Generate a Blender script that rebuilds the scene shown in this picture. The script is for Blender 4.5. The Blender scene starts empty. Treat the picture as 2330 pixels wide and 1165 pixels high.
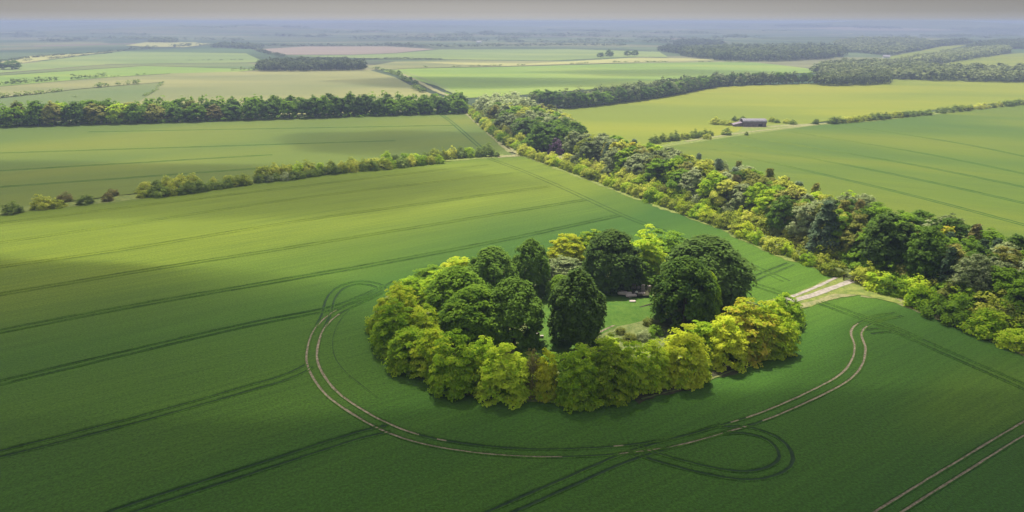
import bpy, bmesh, math, random
import numpy as np
from mathutils import Vector, Matrix

# ------------------------------------------------------------------ camera, world, sun, exposure
S = bpy.context.scene
COL = S.collection
R = math.radians
CAMH = 60.0; PITCH = R(18.4); F = 1603.0          # pixels of the 2330 px wide photograph
cam_d = bpy.data.cameras.new('camera'); cam = bpy.data.objects.new('camera', cam_d); COL.objects.link(cam)
cam.location = (0, 0, CAMH); cam.rotation_euler = (R(90) - PITCH, 0, 0)
cam_d.sensor_width = 36; cam_d.lens = 36 * F / 2330; cam_d.clip_start = 1; cam_d.clip_end = 60000
S.camera = cam

SUN_EL, SUN_AZ = R(60), R(-6)                      # azimuth from +Y towards +X
SD = Vector((math.sin(SUN_AZ) * math.cos(SUN_EL), math.cos(SUN_AZ) * math.cos(SUN_EL), math.sin(SUN_EL)))
w = bpy.data.worlds.new('World'); S.world = w; w.use_nodes = True
nt = w.node_tree; nt.nodes.clear()
out = nt.nodes.new('ShaderNodeOutputWorld'); bg = nt.nodes.new('ShaderNodeBackground')
sky = nt.nodes.new('ShaderNodeTexSky'); sky.sky_type = 'NISHITA'; sky.sun_disc = False
sky.sun_elevation = SUN_EL; sky.sun_rotation = SUN_AZ; sky.dust_density = 4.0; sky.air_density = 1.0; sky.ozone_density = 1.0
hsv = nt.nodes.new('ShaderNodeHueSaturation'); hsv.inputs['Saturation'].default_value = 0.32; hsv.inputs['Value'].default_value = 1.0
tcw = nt.nodes.new('ShaderNodeTexCoord'); sx_ = nt.nodes.new('ShaderNodeSeparateXYZ'); rw = nt.nodes.new('ShaderNodeValToRGB'); mw = nt.nodes.new('ShaderNodeMix')
nt.links.new(tcw.outputs['Generated'], sx_.inputs[0]); nt.links.new(sx_.outputs[2], rw.inputs[0])
e = rw.color_ramp.elements; e[0].position = 0.0; e[0].color = (1.5, 1.5, 1.48, 1); e[1].position = .034; e[1].color = (.235, .24, .245, 1)
e = rw.color_ramp.elements.new(.012); e.color = (.80, .81, .81, 1)
e = rw.color_ramp.elements.new(.16); e.color = (.5, .5, .5, 1)          # thick pale air low over the horizon
mw.data_type = 'RGBA'; mw.blend_type = 'MULTIPLY'; mw.inputs[0].default_value = 1
nt.links.new(sky.outputs[0], hsv.inputs['Color']); nt.links.new(hsv.outputs[0], mw.inputs[6]); nt.links.new(rw.outputs[0], mw.inputs[7]); nt.links.new(mw.outputs[2], bg.inputs[0]); nt.links.new(bg.outputs[0], out.inputs[0])
bg.inputs[1].default_value = 0.2
sl = bpy.data.lights.new('sun', 'SUN'); sl.energy = 4.4; sl.angle = R(0.5); sl.color = (1.0, 0.95, 0.84)
so = bpy.data.objects.new('sun', sl); COL.objects.link(so); so.rotation_euler = SD.to_track_quat('Z', 'Y').to_euler()
so.location = (0, 0, 900)
S.view_settings.view_transform = 'Standard'; S.view_settings.look = 'None'
S.view_settings.exposure = 0.75; S.view_settings.gamma = 1.0; S.view_settings.use_curve_mapping = False
cy = S.cycles
cy.max_bounces = 5; cy.diffuse_bounces = 3; cy.glossy_bounces = 2; cy.transmission_bounces = 3
cy.volume_bounces = 1; cy.transparent_max_bounces = 24; cy.use_denoising = True

random.seed(7); rng = np.random.default_rng(7)

# ------------------------------------------------------------------ lie of the land
def ss(a, b, x):
    t = np.clip((x - a) / (b - a), 0, 1); return t * t * (3 - 2 * t)
def hgt(x, y):
    x = np.asarray(x, float); y = np.asarray(y, float)
    d = np.hypot(x, y)
    u = (np.sin(x / 610 + 1.3) * np.cos(y / 540 + 0.4) + 0.6 * np.sin((x + y) / 390 + 2.1) + 0.5 * np.sin((x * .6 - y) / 270))
    far = ss(1300, 4200, d)
    h = 34 * ss(1500, 7600, d) + far * (4 + 12 * ss(2400, 5000, d)) * u
    az = np.arctan2(x, np.maximum(y, 1.0))
    rid = 20 + 10 * np.exp(-((az + 0.45) / 0.22) ** 2) + 5 * np.sin(az * 9 + 0.5) + 3 * np.sin(az * 23 + 1) - 6 * ss(0.05, 0.6, az)
    h = h + rid * np.exp(-((d - 8200) / 1300) ** 2) * ss(4500, 8000, d)
    h = h - 40 * ss(9000, 14000, d)
    cap = 10.5 + 7 * np.exp(-((az + 0.40) / 0.22) ** 2) + 2.5 * np.sin(az * 13 + 1) + 1.5 * np.sin(az * 31)
    h = np.where(h > 42, 42 + cap * np.tanh((h - 42) / cap), h)
    h = h + 26 * np.exp(-(((x + 1500) / 900) ** 2 + ((y - 3500) / 520) ** 2)) + 20 * np.exp(-(((x + 500) / 1500) ** 2 + ((y - 5200) / 500) ** 2)) + 20 * np.exp(-(((x - 2400) / 1500) ** 2 + ((y - 4600) / 520) ** 2))      # low hill on the left
    h = h + 14 * np.exp(-(((x - 1000) / 420) ** 2 + ((y - 2300) / 380) ** 2))      # wooded rise on the right
    return h
C_, S_ = math.cos(PITCH), math.sin(PITCH)
def ray(px, py):
    a = (px - 1165) / F; b = (582.5 - py) / F
    return Vector((a, C_ + b * S_, -S_ + b * C_))
def at(px, py):
    """ground point seen at a pixel of the photograph"""
    d = ray(px, py)
    if d.z < -0.035:
        t = -CAMH / d.z
        if t * d.length < 1250: return (d.x * t, d.y * t)
    t = 900.0; st = 12.0; last = t
    while t < 14000:
        x, y, z = d.x * t, d.y * t, CAMH + d.z * t
        if z < float(hgt(x, y)): break
        last = t; t += st
    return (d.x * t, d.y * t)
def depth(x, y, z=0): return y * C_ + (CAMH - z) * S_
def h_for_top(Y, ytop):
    k = (582.5 - ytop) / F
    return CAMH + Y * (k * C_ - S_) / (C_ + k * S_)

# ------------------------------------------------------------------ tagging helpers
def tag(o, label=None, cat=None, group=None, kind=None):
    if label: o['label'] = label
    if cat: o['category'] = cat
    if group: o['group'] = group
    if kind: o['kind'] = kind
    return o
def link(name, me, mat=None, parent=None):
    o = bpy.data.objects.new(name, me); COL.objects.link(o)
    if mat is not None and len(me.materials) == 0: me.materials.append(mat)
    if parent: o.parent = parent
    return o
def empty(name, loc, rz=0):
    o = bpy.data.objects.new(name, None); COL.objects.link(o); o.location = loc; o.rotation_euler = (0, 0, rz); o.empty_display_size = .5
    return o
def mesh_np(name, V, Q, mat=None, smooth=False):
    """V (n,3), Q (m,4) quads"""
    me = bpy.data.meshes.new(name); V = np.asarray(V, np.float32); Q = np.asarray(Q, np.int32)
    k = Q.shape[1]
    me.vertices.add(len(V)); me.vertices.foreach_set('co', V.ravel())
    me.loops.add(Q.size); me.loops.foreach_set('vertex_index', Q.ravel())
    me.polygons.add(len(Q)); me.polygons.foreach_set('loop_start', np.arange(0, Q.size, k, dtype=np.int32))
    me.polygons.foreach_set('loop_total', np.full(len(Q), k, np.int32))
    if smooth: me.polygons.foreach_set('use_smooth', np.ones(len(Q), bool))
    me.update(calc_edges=True)
    if mat: me.materials.append(mat)
    return me

# ------------------------------------------------------------------ materials
def newmat(name):
    m = bpy.data.materials.new(name); m.use_nodes = True; t = m.node_tree; t.nodes.clear()
    return m, t, t.nodes.new('ShaderNodeOutputMaterial')
def noise(t, vec, scale, detail=3, rough=.55, dist=0):
    n = t.nodes.new('ShaderNodeTexNoise'); n.inputs['Scale'].default_value = scale; n.inputs['Detail'].default_value = detail
    n.inputs['Roughness'].default_value = rough; n.inputs['Distortion'].default_value = dist
    t.links.new(vec, n.inputs['Vector']); return n.outputs['Fac']
def ramp(t, fac, stops):
    r = t.nodes.new('ShaderNodeValToRGB'); e = r.color_ramp.elements
    while len(e) < len(stops): e.new(.5)
    for i, (p, c) in enumerate(stops): e[i].position = p; e[i].color = (*c, 1)
    t.links.new(fac, r.inputs[0]); return r.outputs[0]
def mix(t, fac, a, b, mode='MIX'):
    m = t.nodes.new('ShaderNodeMix'); m.data_type = 'RGBA'; m.blend_type = mode
    for s, v in ((m.inputs[0], fac), (m.inputs[6], a), (m.inputs[7], b)):
        if isinstance(v, (int, float)): s.default_value = v
        elif isinstance(v, tuple): s.default_value = (*v, 1)
        else: t.links.new(v, s)
    return m.outputs[2]
def maprange(t, v, a, b, c, d):
    m = t.nodes.new('ShaderNodeMapRange'); t.links.new(v, m.inputs[0])
    for i, q in enumerate((a, b, c, d)): m.inputs[i + 1].default_value = q
    return m.outputs[0]
def mapping(t, scale=(1, 1, 1), rz=0.0):
    g = t.nodes.new('ShaderNodeNewGeometry'); m = t.nodes.new('ShaderNodeMapping'); m.vector_type = 'TEXTURE'      # turn first, then stretch
    m.inputs['Rotation'].default_value = (0, 0, -rz); m.inputs['Scale'].default_value = tuple(1 / v for v in scale)
    t.links.new(g.outputs['Position'], m.inputs['Vector']); return m.outputs[0]
def surf(t, out, col, rough=.9, spec=.15, bump=None, bstr=.5, bdist=.1):
    p = t.nodes.new('ShaderNodeBsdfPrincipled')
    if isinstance(col, tuple): p.inputs['Base Color'].default_value = (*col, 1)
    else: t.links.new(col, p.inputs['Base Color'])
    p.inputs['Roughness'].default_value = rough; p.inputs['Specular IOR Level'].default_value = spec
    if bump is not None:
        b = t.nodes.new('ShaderNodeBump'); b.inputs['Strength'].default_value = bstr; b.inputs['Distance'].default_value = bdist
        t.links.new(bump, b.inputs['Height']); t.links.new(b.outputs[0], p.inputs['Normal'])
    t.links.new(p.outputs[0], out.inputs[0]); return p

ROWS = None
def crop_mat(name, c1, c2, c3, rz, rowamp=.12, fine=1.0, ripe_and_lit=None):
    """growing cereal: fine stipple, drill rows, broad patches of better and poorer growth"""
    m, t, o = newmat(name)
    pos = mapping(t)
    rows = mapping(t, (.035, .4, 1), rz)              # long streaks along the rows
    broad = noise(t, mapping(t, (.004, .011, 1), rz), 1.0, 3, .5, .4)
    streak = noise(t, rows, .35, 3, .6)
    fin = noise(t, pos, 2.3, 4, .75)
    fin2 = noise(t, pos, 5.5, 2, .6)
    col = ramp(t, broad, [(.36, c1), (.5, c2), (.66, c3)])
    for (cx, cy_), (ra, rb), pc in (ripe_and_lit or []):     # yellower growth along the rows, plus sunlit parts painted into the crop colour
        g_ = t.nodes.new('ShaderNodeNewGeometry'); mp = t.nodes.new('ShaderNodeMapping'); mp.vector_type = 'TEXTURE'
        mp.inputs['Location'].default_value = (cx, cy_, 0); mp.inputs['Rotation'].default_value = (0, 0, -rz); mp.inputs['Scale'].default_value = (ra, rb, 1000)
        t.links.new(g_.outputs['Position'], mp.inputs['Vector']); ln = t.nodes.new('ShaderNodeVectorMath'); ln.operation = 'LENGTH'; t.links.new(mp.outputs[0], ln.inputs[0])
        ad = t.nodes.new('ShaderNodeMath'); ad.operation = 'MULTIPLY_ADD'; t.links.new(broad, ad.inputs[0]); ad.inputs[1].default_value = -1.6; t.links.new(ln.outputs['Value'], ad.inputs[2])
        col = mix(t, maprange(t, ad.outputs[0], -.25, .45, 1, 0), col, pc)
    col = mix(t, maprange(t, streak, .3, .7, 0, rowamp * 2), col, tuple(v * .72 for v in c1))
    drill = noise(t, mapping(t, (.03, 1.1, 1), rz), 1.0, 3, .65)
    col = mix(t, maprange(t, drill, .35, .68, 0, .40 * fine), col, tuple(v * .55 for v in c1))
    v = maprange(t, fin, .3, .7, 1 - .5 * fine, 1 + .5 * fine)
    h = t.nodes.new('ShaderNodeHueSaturation'); t.links.new(col, h.inputs['Color']); t.links.new(v, h.inputs['Value'])
    add = t.nodes.new('ShaderNodeMath'); add.operation = 'ADD'; t.links.new(fin, add.inputs[0]); t.links.new(fin2, add.inputs[1])
    p = surf(t, o, h.outputs[0], .9, .05, add.outputs[0], .5 * fine, .14)
    p.inputs['Sheen Weight'].default_value = .17; p.inputs['Sheen Roughness'].default_value = .45; p.inputs['Sheen Tint'].default_value = (.75, .85, .22, 1)   # silky awns catch the light at a shallow angle
    return m
def grass_mat(name, c1, c2, scale=.5, bump=.5):
    m, t, o = newmat(name); pos = mapping(t)
    a = noise(t, pos, scale, 4, .65, .3); b = noise(t, pos, scale * 7, 3, .7)
    col = ramp(t, a, [(.35, c1), (.62, c2)])
    v = maprange(t, b, .3, .7, .75, 1.25)
    h = t.nodes.new('ShaderNodeHueSaturation'); t.links.new(col, h.inputs['Color']); t.links.new(v, h.inputs['Value'])
    surf(t, o, h.outputs[0], .9, .1, b, bump, .3); return m
def plain_mat(name, c, rough=.8, var=.2, scale=2.0, spec=.2):
    m, t, o = newmat(name); a = noise(t, mapping(t), scale, 4, .6)
    col = ramp(t, a, [(.3, tuple(v * (1 - var) for v in c)), (.7, tuple(min(1, v * (1 + var)) for v in c))])
    surf(t, o, col, rough, spec, a, .2, .05); return m
def leaf_mat(name, dark, light, tip=None, transl=.3, nscale=.35):
    m, t, o = newmat(name)
    g = t.nodes.new('ShaderNodeNewGeometry'); oi = t.nodes.new('ShaderNodeObjectInfo')
    pos = g.outputs['Position']
    a = noise(t, pos, nscale, 3, .6)
    isl = g.outputs['Random Per Island']
    m1 = t.nodes.new('ShaderNodeMath'); m1.operation = 'MULTIPLY_ADD'; t.links.new(isl, m1.inputs[0]); m1.inputs[1].default_value = .35; t.links.new(a, m1.inputs[2])
    m2 = t.nodes.new('ShaderNodeMath'); m2.operation = 'MULTIPLY_ADD'; t.links.new(oi.outputs['Random'], m2.inputs[0]); m2.inputs[1].default_value = .34; t.links.new(m1.outputs[0], m2.inputs[2])
    stops = [(.42, dark), (.82, light)]
    if tip: stops.append((1.0, tip))
    col = ramp(t, m2.outputs[0], stops)
    h = t.nodes.new('ShaderNodeHueSaturation'); t.links.new(col, h.inputs['Color'])
    t.links.new(maprange(t, oi.outputs['Random'], 0, 1, .84, 1.14), h.inputs['Value'])
    p = t.nodes.new('ShaderNodeBsdfPrincipled'); p.inputs['Roughness'].default_value = .85; p.inputs['Specular IOR Level'].default_value = .06
    tr = t.nodes.new('ShaderNodeBsdfTranslucent'); mx = t.nodes.new('ShaderNodeMixShader'); mx.inputs[0].default_value = transl
    t.links.new(h.outputs[0], p.inputs['Base Color']); t.links.new(h.outputs[0], tr.inputs[0])
    t.links.new(p.outputs[0], mx.inputs[1]); t.links.new(tr.outputs[0], mx.inputs[2]); t.links.new(mx.outputs[0], o.inputs[0])
    return m

# bearing of the drill rows in the big field
pa, pb = at(0, 870), at(740, 706)
ROW = math.atan2(pb[1] - pa[1], pb[0] - pa[0])
M = {}
M['crop'] = crop_mat('young_cereal', (.029, .088, .013), (.043, .107, .012), (.066, .130, .012), -ROW, ripe_and_lit=[(at(900, 440), (290, 66), (.150, .192, .016)), (at(1740, 590), (70, 34), (.080, .160, .014)), (at(2260, 900), (22, 9), (.066, .130, .012))])
M['crop2'] = crop_mat('cereal_paler', (0.079, 0.121, 0.025), (0.113, 0.147, 0.023), (0.154, 0.168, 0.023), -ROW, .1, .6)
M['crop3'] = crop_mat('cereal_yellow', (0.142, 0.177, 0.018), (0.186, 0.210, 0.016), (0.240, 0.236, 0.016), R(14), .12, .6)
M['crop4'] = crop_mat('cereal_green', (.056, .108, .016), (.088, .134, .014), (.150, .170, .014), R(26), .14, .6)
M['tan'] = crop_mat('ripening_barley', (0.156, 0.168, 0.068), (0.199, 0.196, 0.076), (0.257, 0.240, 0.088), R(3), .1, .5)
M['olive'] = crop_mat('olive_pasture', (0.096, 0.140, 0.048), (0.128, 0.157, 0.052), (0.168, 0.178, 0.060), R(-10), .1, .5)
M['midgreen'] = crop_mat('far_green_crop', (0.143, 0.222, 0.038), (0.174, 0.255, 0.041), (0.227, 0.282, 0.043), R(5), .1, .4)
M['yellow'] = crop_mat('pale_yellow_field', (0.270, 0.257, 0.091), (0.338, 0.312, 0.112), (0.375, 0.359, 0.126), R(2), .1, .3)
M['pink'] = crop_mat('bare_pinkish_soil', (.21, .155, .13), (.24, .175, .145), (.27, .20, .165), R(2), .06, .3)
M['palegreen'] = crop_mat('pale_green_field', (0.141, 0.194, 0.055), (0.176, 0.229, 0.064), (0.229, 0.264, 0.069), R(4), .1, .3)
M['verge'] = grass_mat('verge_grass', (.105, .150, .028), (.215, .235, .055), .6)
M['drygrass'] = grass_mat('dry_grass', (.15, .17, .06), (.29, .26, .12), .9)
M['rough'] = grass_mat('rough_grass', (.085, .120, .030), (.170, .190, .060), .8)
M['lawn'] = grass_mat('short_turf', (.050, .118, .014), (.085, .155, .020), .5, .3)
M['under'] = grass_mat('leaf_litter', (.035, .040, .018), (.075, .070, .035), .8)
M['soil'] = grass_mat('bare_soil', (.10, .095, .05), (.30, .235, .165), 1.6, .3)
M['trod_shade'] = grass_mat('trodden_crop_shaded', (.016, .036, .016), (.030, .060, .020), 1.0, .4)  # crushed crop on damp soil, its colour darkened for shade in the gap
M['trackway'] = grass_mat('chalk_track', (.24, .21, .165), (.38, .33, .28), 1.0, .3)
M['bark'] = plain_mat('bark', (.085, .070, .052), .9, .35, 3)
M['stone'] = plain_mat('sarsen_stone', (.30, .255, .22), .85, .3, 3)
M['stonepale'] = plain_mat('pale_sarsen', (.50, .42, .37), .85, .2, 3)
M['wood'] = plain_mat('weathered_wood', (.20, .16, .13), .8, .25, 4)
M['white'] = plain_mat('white_paint', (.80, .80, .78), .5, .03, 3)
M['log'] = plain_mat('rotten_wood', (.045, .035, .028), .9, .3, 4)

# the open country: patchwork of fields laid out in world metres
m, t, o = newmat('far_farmland')
pp = mapping(t, (.0019, .0026, 1), R(12)); wob = noise(t, mapping(t, (.0011, .0011, 1)), 1, 2)
vo = t.nodes.new('ShaderNodeTexVoronoi'); vo.inputs['Scale'].default_value = 1.0; vo.inputs['Randomness'].default_value = .85
vo.distance = 'CHEBYCHEV'; t.links.new(pp, vo.inputs['Vector'])
sep = t.nodes.new('ShaderNodeSeparateColor'); t.links.new(vo.outputs['Color'], sep.inputs[0])
rc = t.nodes.new('ShaderNodeValToRGB'); rc.color_ramp.interpolation = 'CONSTANT'; t.links.new(sep.outputs[0], rc.inputs[0])
cols = [(0, (0.057, 0.093, 0.034)), (.14, (0.098, 0.116, 0.051)), (.28, (0.042, 0.074, 0.032)), (.40, (0.074, 0.103, 0.041)), (.52, (0.064, 0.079, 0.039)), (.62, (0.153, 0.111, 0.087)), (.68, (0.133, 0.133, 0.060)), (.78, (0.047, 0.069, 0.032)), (.88, (0.177, 0.167, 0.078)), (.92, (0.084, 0.108, 0.046))]
while len(rc.color_ramp.elements) < len(cols): rc.color_ramp.elements.new(.5)
for i, (p_, c_) in enumerate(cols): rc.color_ramp.elements[i].position = p_; rc.color_ramp.elements[i].color = (*c_, 1)
ns = noise(t, mapping(t, (.002, .008, 1)), 1.0, 4, .6)
h = t.nodes.new('ShaderNodeHueSaturation'); t.links.new(rc.outputs[0], h.inputs['Color']); t.links.new(maprange(t, ns, .3, .7, .62, 1.45), h.inputs['Value'])
surf(t, o, h.outputs[0], .95, .05); M['country'] = m

LEAF = {
 'yellow': leaf_mat('leaves_yellow_green', (.190, .330, .014), (.390, .530, .022), (.56, .60, .04), .44),
 'gold': leaf_mat('leaves_gold', (.32, .42, .014), (.56, .60, .025), (.68, .66, .04), .45),
 'lime': leaf_mat('leaves_lime', (.160, .320, .014), (.360, .540, .022), (.52, .62, .04), .45),
 'mid': leaf_mat('leaves_mid_green', (.090, .190, .014), (.215, .350, .024), None, .38),
 'dark': leaf_mat('leaves_dark_green', (.044, .100, .014), (.125, .215, .024), None, .3),
 'black': leaf_mat('leaves_deep_green', (.034, .074, .014), (.095, .158, .026), None, .25),
 'greygreen': leaf_mat('leaves_grey_green', (.100, .150, .045), (.270, .330, .115), (.38, .42, .19), .3),
 'olive': leaf_mat('leaves_olive', (.100, .140, .022), (.250, .280, .045), (.36, .34, .08), .35),
 'brown': leaf_mat('leaves_brownish', (.140, .125, .040), (.260, .230, .070), None, .3),
 'bronze': leaf_mat('leaves_bronze', (.200, .310, .015), (.420, .500, .025), (.60, .50, .05), .42),
 'needle': leaf_mat('needles_dark', (.034, .074, .034), (.088, .140, .058), None, .2),
 'silver': leaf_mat('needles_silver', (.055, .100, .045), (.150, .215, .100), (.26, .32, .18), .2),
 'purple':   leaf_mat('leaves_purple', (.150, .085, .130), (.300, .190, .270), None, .3),
 'maroon':   leaf_mat('leaves_maroon', (0.069, 0.033, 0.040), (0.150, 0.069, 0.075), None, .2),
 'hedge': leaf_mat('leaves_hedge', (.130, .205, .018), (.390, .450, .040), (.58, .58, .09), .36),
 'hedgedark':leaf_mat('leaves_hedge_dark', (0.075, 0.131, 0.022), (0.225, 0.300, 0.050), None, .3),
 'farwood': leaf_mat('leaves_far_wood', (.020, .040, .014), (.066, .098, .028), (.13, .16, .05), .2, .05),
 'farlight': leaf_mat('leaves_far_light', (.040, .068, .022), (.135, .170, .052), (.24, .27, .09), .25, .05),
}

# ------------------------------------------------------------------ terrain and fields
def terrain():
    rr = [0, 60, 150, 300, 600, 900, 1200]
    r = 1200
    while r < 16000: r *= 1.028; rr.append(r)
    na = 260; V = [(0, -400, -.3)]; 
    ang = np.linspace(-R(66), R(66), na)
    P = []
    for r in rr[1:]:
        x = r * np.sin(ang); y = r * np.cos(ang); 
        P.append(np.stack([x, y, hgt(x, y) - .3 - .5 * ss(1200, 3000, np.hypot(x, y))], 1))
    P = np.array(P); nr = len(P)
    V = P.reshape(-1, 3)
    i = np.arange(nr - 1)[:, None] * na + np.arange(na - 1)[None]
    Q = np.stack([i, i + na, i + na + 1, i + 1], -1).reshape(-1, 4)[:, ::-1]
    # apron behind and beside the camera
    n0 = len(V)
    V = np.vstack([V, [(-1500, -1500, -.3), (1500, -1500, -.3), (1500, 40, -.31), (-1500, 40, -.31)]])
    Q = np.vstack([Q, [(n0, n0 + 1, n0 + 2, n0 + 3)]])
    me = mesh_np('terrain', V, Q, M['country'], True)
    tag(link('terrain', me), 'gently rolling farmland reaching to the hazy horizon', kind='structure')
terrain()

FZ = [0.0]
def field(name, pts, mat, z=None, world=False, label=None, cell=None, kind='structure', off=None):
    P = pts if world else [at(*p) for p in pts]
    dmax = max(math.hypot(*p) for p in P)
    if z is None: z = 0.0
    bm = bmesh.new(); vs = [bm.verts.new((p[0], p[1], 0)) for p in P]
    f = bm.faces.new(vs)
    if f.normal.z < 0: f.normal_flip()
    if dmax > 1150:
        cell = cell or 90
        for ax in (0, 1):
            a = min(p[ax] for p in P); b = max(p[ax] for p in P); v = a + cell
            while v < b:
                n = [0, 0, 0]; n[ax] = 1; c = [0, 0, 0]; c[ax] = v
                bmesh.ops.bisect_plane(bm, geom=bm.verts[:] + bm.edges[:] + bm.faces[:], plane_co=c, plane_no=n)
                v += cell
        for v in bm.verts:
            d = math.hypot(v.co.x, v.co.y)
            v.co.z = float(hgt(v.co.x, v.co.y)) + z + (.6 * float(ss(1150, 3000, d)) if off is None else off)
    else:
        for v in bm.verts: v.co.z = z
    bmesh.ops.triangulate(bm, faces=[f for f in bm.faces if len(f.verts) > 4])
    bmesh.ops.recalc_face_normals(bm, faces=bm.faces)
    me = bpy.data.meshes.new(name); bm.to_mesh(me); bm.free()
    o = link(name, me, mat)
    if len(me.polygons) and me.polygons[0].normal.z < 0: me.flip_normals()
    return tag(o, label, kind=kind)

# near and middle fields (pixel outlines, each laid on the ground where it stands)
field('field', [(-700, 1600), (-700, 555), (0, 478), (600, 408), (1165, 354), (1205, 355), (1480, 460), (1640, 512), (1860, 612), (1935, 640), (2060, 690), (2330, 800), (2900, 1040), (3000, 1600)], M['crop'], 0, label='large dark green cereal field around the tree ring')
field('field', [(-700, 552), (0, 476), (600, 406), (1165, 353), (1110, 300), (1060, 256), (500, 274), (0, 288), (-500, 300)], M['crop2'], 0, label='green field between the low hedge and the left tree belt')
field('field', [(1200, 250), (1290, 246), (1500, 222), (1640, 196), (1900, 188), (2050, 180), (2500, 188), (2500, 210), (2330, 228), (1890, 274), (1700, 300), (1560, 322), (1480, 350), (1330, 345)], M['crop3'], 0, label='bright yellow-green field behind the barn')
field('field', [(1330, 346), (1560, 324), (1700, 305), (1870, 282), (2330, 232), (2600, 205), (3000, 420), (3000, 900), (2330, 700), (1750, 480)], M['crop4'], .02, label='green field right of the dense tree belt')
field('field', [(205, 245), (320, 228), (352, 208), (388, 167), (540, 163), (700, 160), (840, 159), (900, 176), (945, 200), (990, 216), (1040, 230), (1050, 250), (500, 266), (100, 276)], M['tan'], 0, label='pale tan barley field behind the left belt')
field('field', [(-400, 222), (0, 197), (230, 178), (388, 168), (372, 187), (180, 203), (0, 224), (-400, 240)], M['tan'], .02, label='narrow tan field left of the barley')
field('field', [(-500, 295), (-400, 238), (0, 222), (180, 202), (374, 186), (350, 208), (318, 230), (200, 247), (90, 277)], M['olive'], .02, label='olive pasture with scattered bushes')
field('field', [(-400, 222), (-400, 185), (0, 172), (330, 150), (600, 158), (540, 163), (388, 167), (230, 177), (0, 196)], M['midgreen'], .02, label='green field beyond the narrow tan field')
field('field', [(-300, 176), (0, 168), (250, 147), (560, 143), (600, 150), (590, 157), (330, 149), (0, 171), (-300, 184)], M['olive'], .05, label='thin pale strip of pasture')
field('field', [(-300, 160), (0, 152), (170, 130), (280, 117), (560, 122), (600, 140), (560, 142), (250, 146), (0, 166)], M['palegreen'], .05, label='pale green field with faint tramlines')
field('field', [(0, 142), (70, 128), (200, 122), (290, 114), (170, 128), (0, 150)], M['yellow'], .1, label='sliver of yellow field beside a far hedge')
field('field', [(870, 161), (930, 156), (1150, 152), (1400, 145), (1560, 141), (1720, 142), (1835, 155), (1860, 165), (1640, 172), (1500, 190), (1200, 215), (1062, 223), (1000, 197)], M['midgreen'], .02, label='wide green field beyond the second tree belt')
field('field', [(830, 152), (900, 140), (1050, 137), (1300, 140), (1450, 131), (1640, 135), (1700, 141), (1400, 144), (1150, 151), (930, 155), (860, 159)], M['tan'], .1, label='long tan strip of field')
field('field', [(950, 141), (1200, 145), (1420, 133), (1560, 133), (1650, 137), (1400, 143), (1150, 150), (1040, 147)], M['yellow'], .2, label='thin sunlit yellow strip')
field('field', [(575, 113), (700, 106), (880, 106), (990, 112), (900, 121), (800, 125), (640, 125)], M['pink'], .2, label='pinkish bare field in the distance')
field('field', [(640, 127), (800, 126), (900, 122), (1000, 113), (1300, 112), (1500, 118), (1520, 130), (1430, 130), (1250, 138), (1000, 135), (840, 133)], M['palegreen'], .1, label='broad pale green field in the distance')
field('field', [(2120, 152), (2200, 130), (2330, 121), (2700, 118), (2700, 160), (2330, 157)], M['crop3'], .1, label='bright green field among the far right woods')
field('field', [(1990, 137), (2060, 122), (2140, 106), (2200, 103), (2150, 115), (2060, 133)], M['crop3'], .1, label='light green slope between far woods')
field('field', [(285, 104), (330, 97), (440, 97), (480, 101), (420, 108), (330, 107)], M['yellow'], .3, label='small yellow field in the left distance')
field('field', [(1800, 66), (1900, 62), (2100, 66), (2200, 70), (1950, 70)], M['pink'], 1.0, label='pale pink field near the right horizon')

# grass strips between the fields
def cat(pts, n=10, closed=False):
    P = [np.array(p, float) for p in pts]; out = []
    for i in range(len(P) - 1):
        p0 = P[i - 1] if i > 0 else 2 * P[i] - P[i + 1]; p1, p2 = P[i], P[i + 1]
        p3 = P[i + 2] if i + 2 < len(P) else 2 * P[i + 1] - P[i]
        for k in range(n):
            u = k / n
            out.append(.5 * ((2 * p1) + (-p0 + p2) * u + (2 * p0 - 5 * p1 + 4 * p2 - p3) * u * u + (-p0 + 3 * p1 - 3 * p2 + p3) * u ** 3))
    out.append(P[-1]); return np.array(out)
def resample(L, step):
    L = np.asarray(L, float); d = np.r_[0, np.cumsum(np.hypot(*np.diff(L, axis=0).T))]
    s = np.linspace(0, d[-1], max(2, int(d[-1] / step)) + 1)
    return np.stack([np.interp(s, d, L[:, 0]), np.interp(s, d, L[:, 1])], 1)
def normals2(L):
    T = np.gradient(L, axis=0); T /= np.linalg.norm(T, axis=1)[:, None] + 1e-9
    return np.stack([-T[:, 1], T[:, 0]], 1)
def ribbon(name, px, width, mat, z, jitter=.15, step=3.0, label=None, kind='structure', smooth=True):
    W = [at(*p) for p in px]; L = resample(cat(W) if smooth else W, step); N = normals2(L)
    ph = np.arange(len(L)) * .9
    j1 = jitter * width * (np.sin(ph * .7) + .6 * np.sin(ph * 1.9 + 1) + .6 * rng.normal(size=len(L))) * .5
    j2 = jitter * width * (np.sin(ph * .6 + 2) + .6 * np.sin(ph * 2.3 + 1) + .6 * rng.normal(size=len(L))) * .5
    wd = width if np.isscalar(width) else width
    A = L + N * (wd / 2 + j1)[:, None]; B = L - N * (wd / 2 + j2)[:, None]
    V = np.zeros((2 * len(L), 3)); V[0::2, :2] = A; V[1::2, :2] = B
    V[:, 2] = hgt(V[:, 0], V[:, 1]) + z
    i = np.arange(len(L) - 1) * 2; Q = np.stack([i, i + 1, i + 3, i + 2], 1)
    me = mesh_np(name, V, Q, mat)
    return tag(link(name, me), label, kind=kind)
HEDGE1 = [(-300, 520), (0, 482), (250, 455), (560, 415), (800, 384), (1000, 364), (1150, 354)]
ribbon('grass_verge', HEDGE1, 9.0, M['verge'], .05, .12, label='bright grass strip along the low hedgerow')
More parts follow.
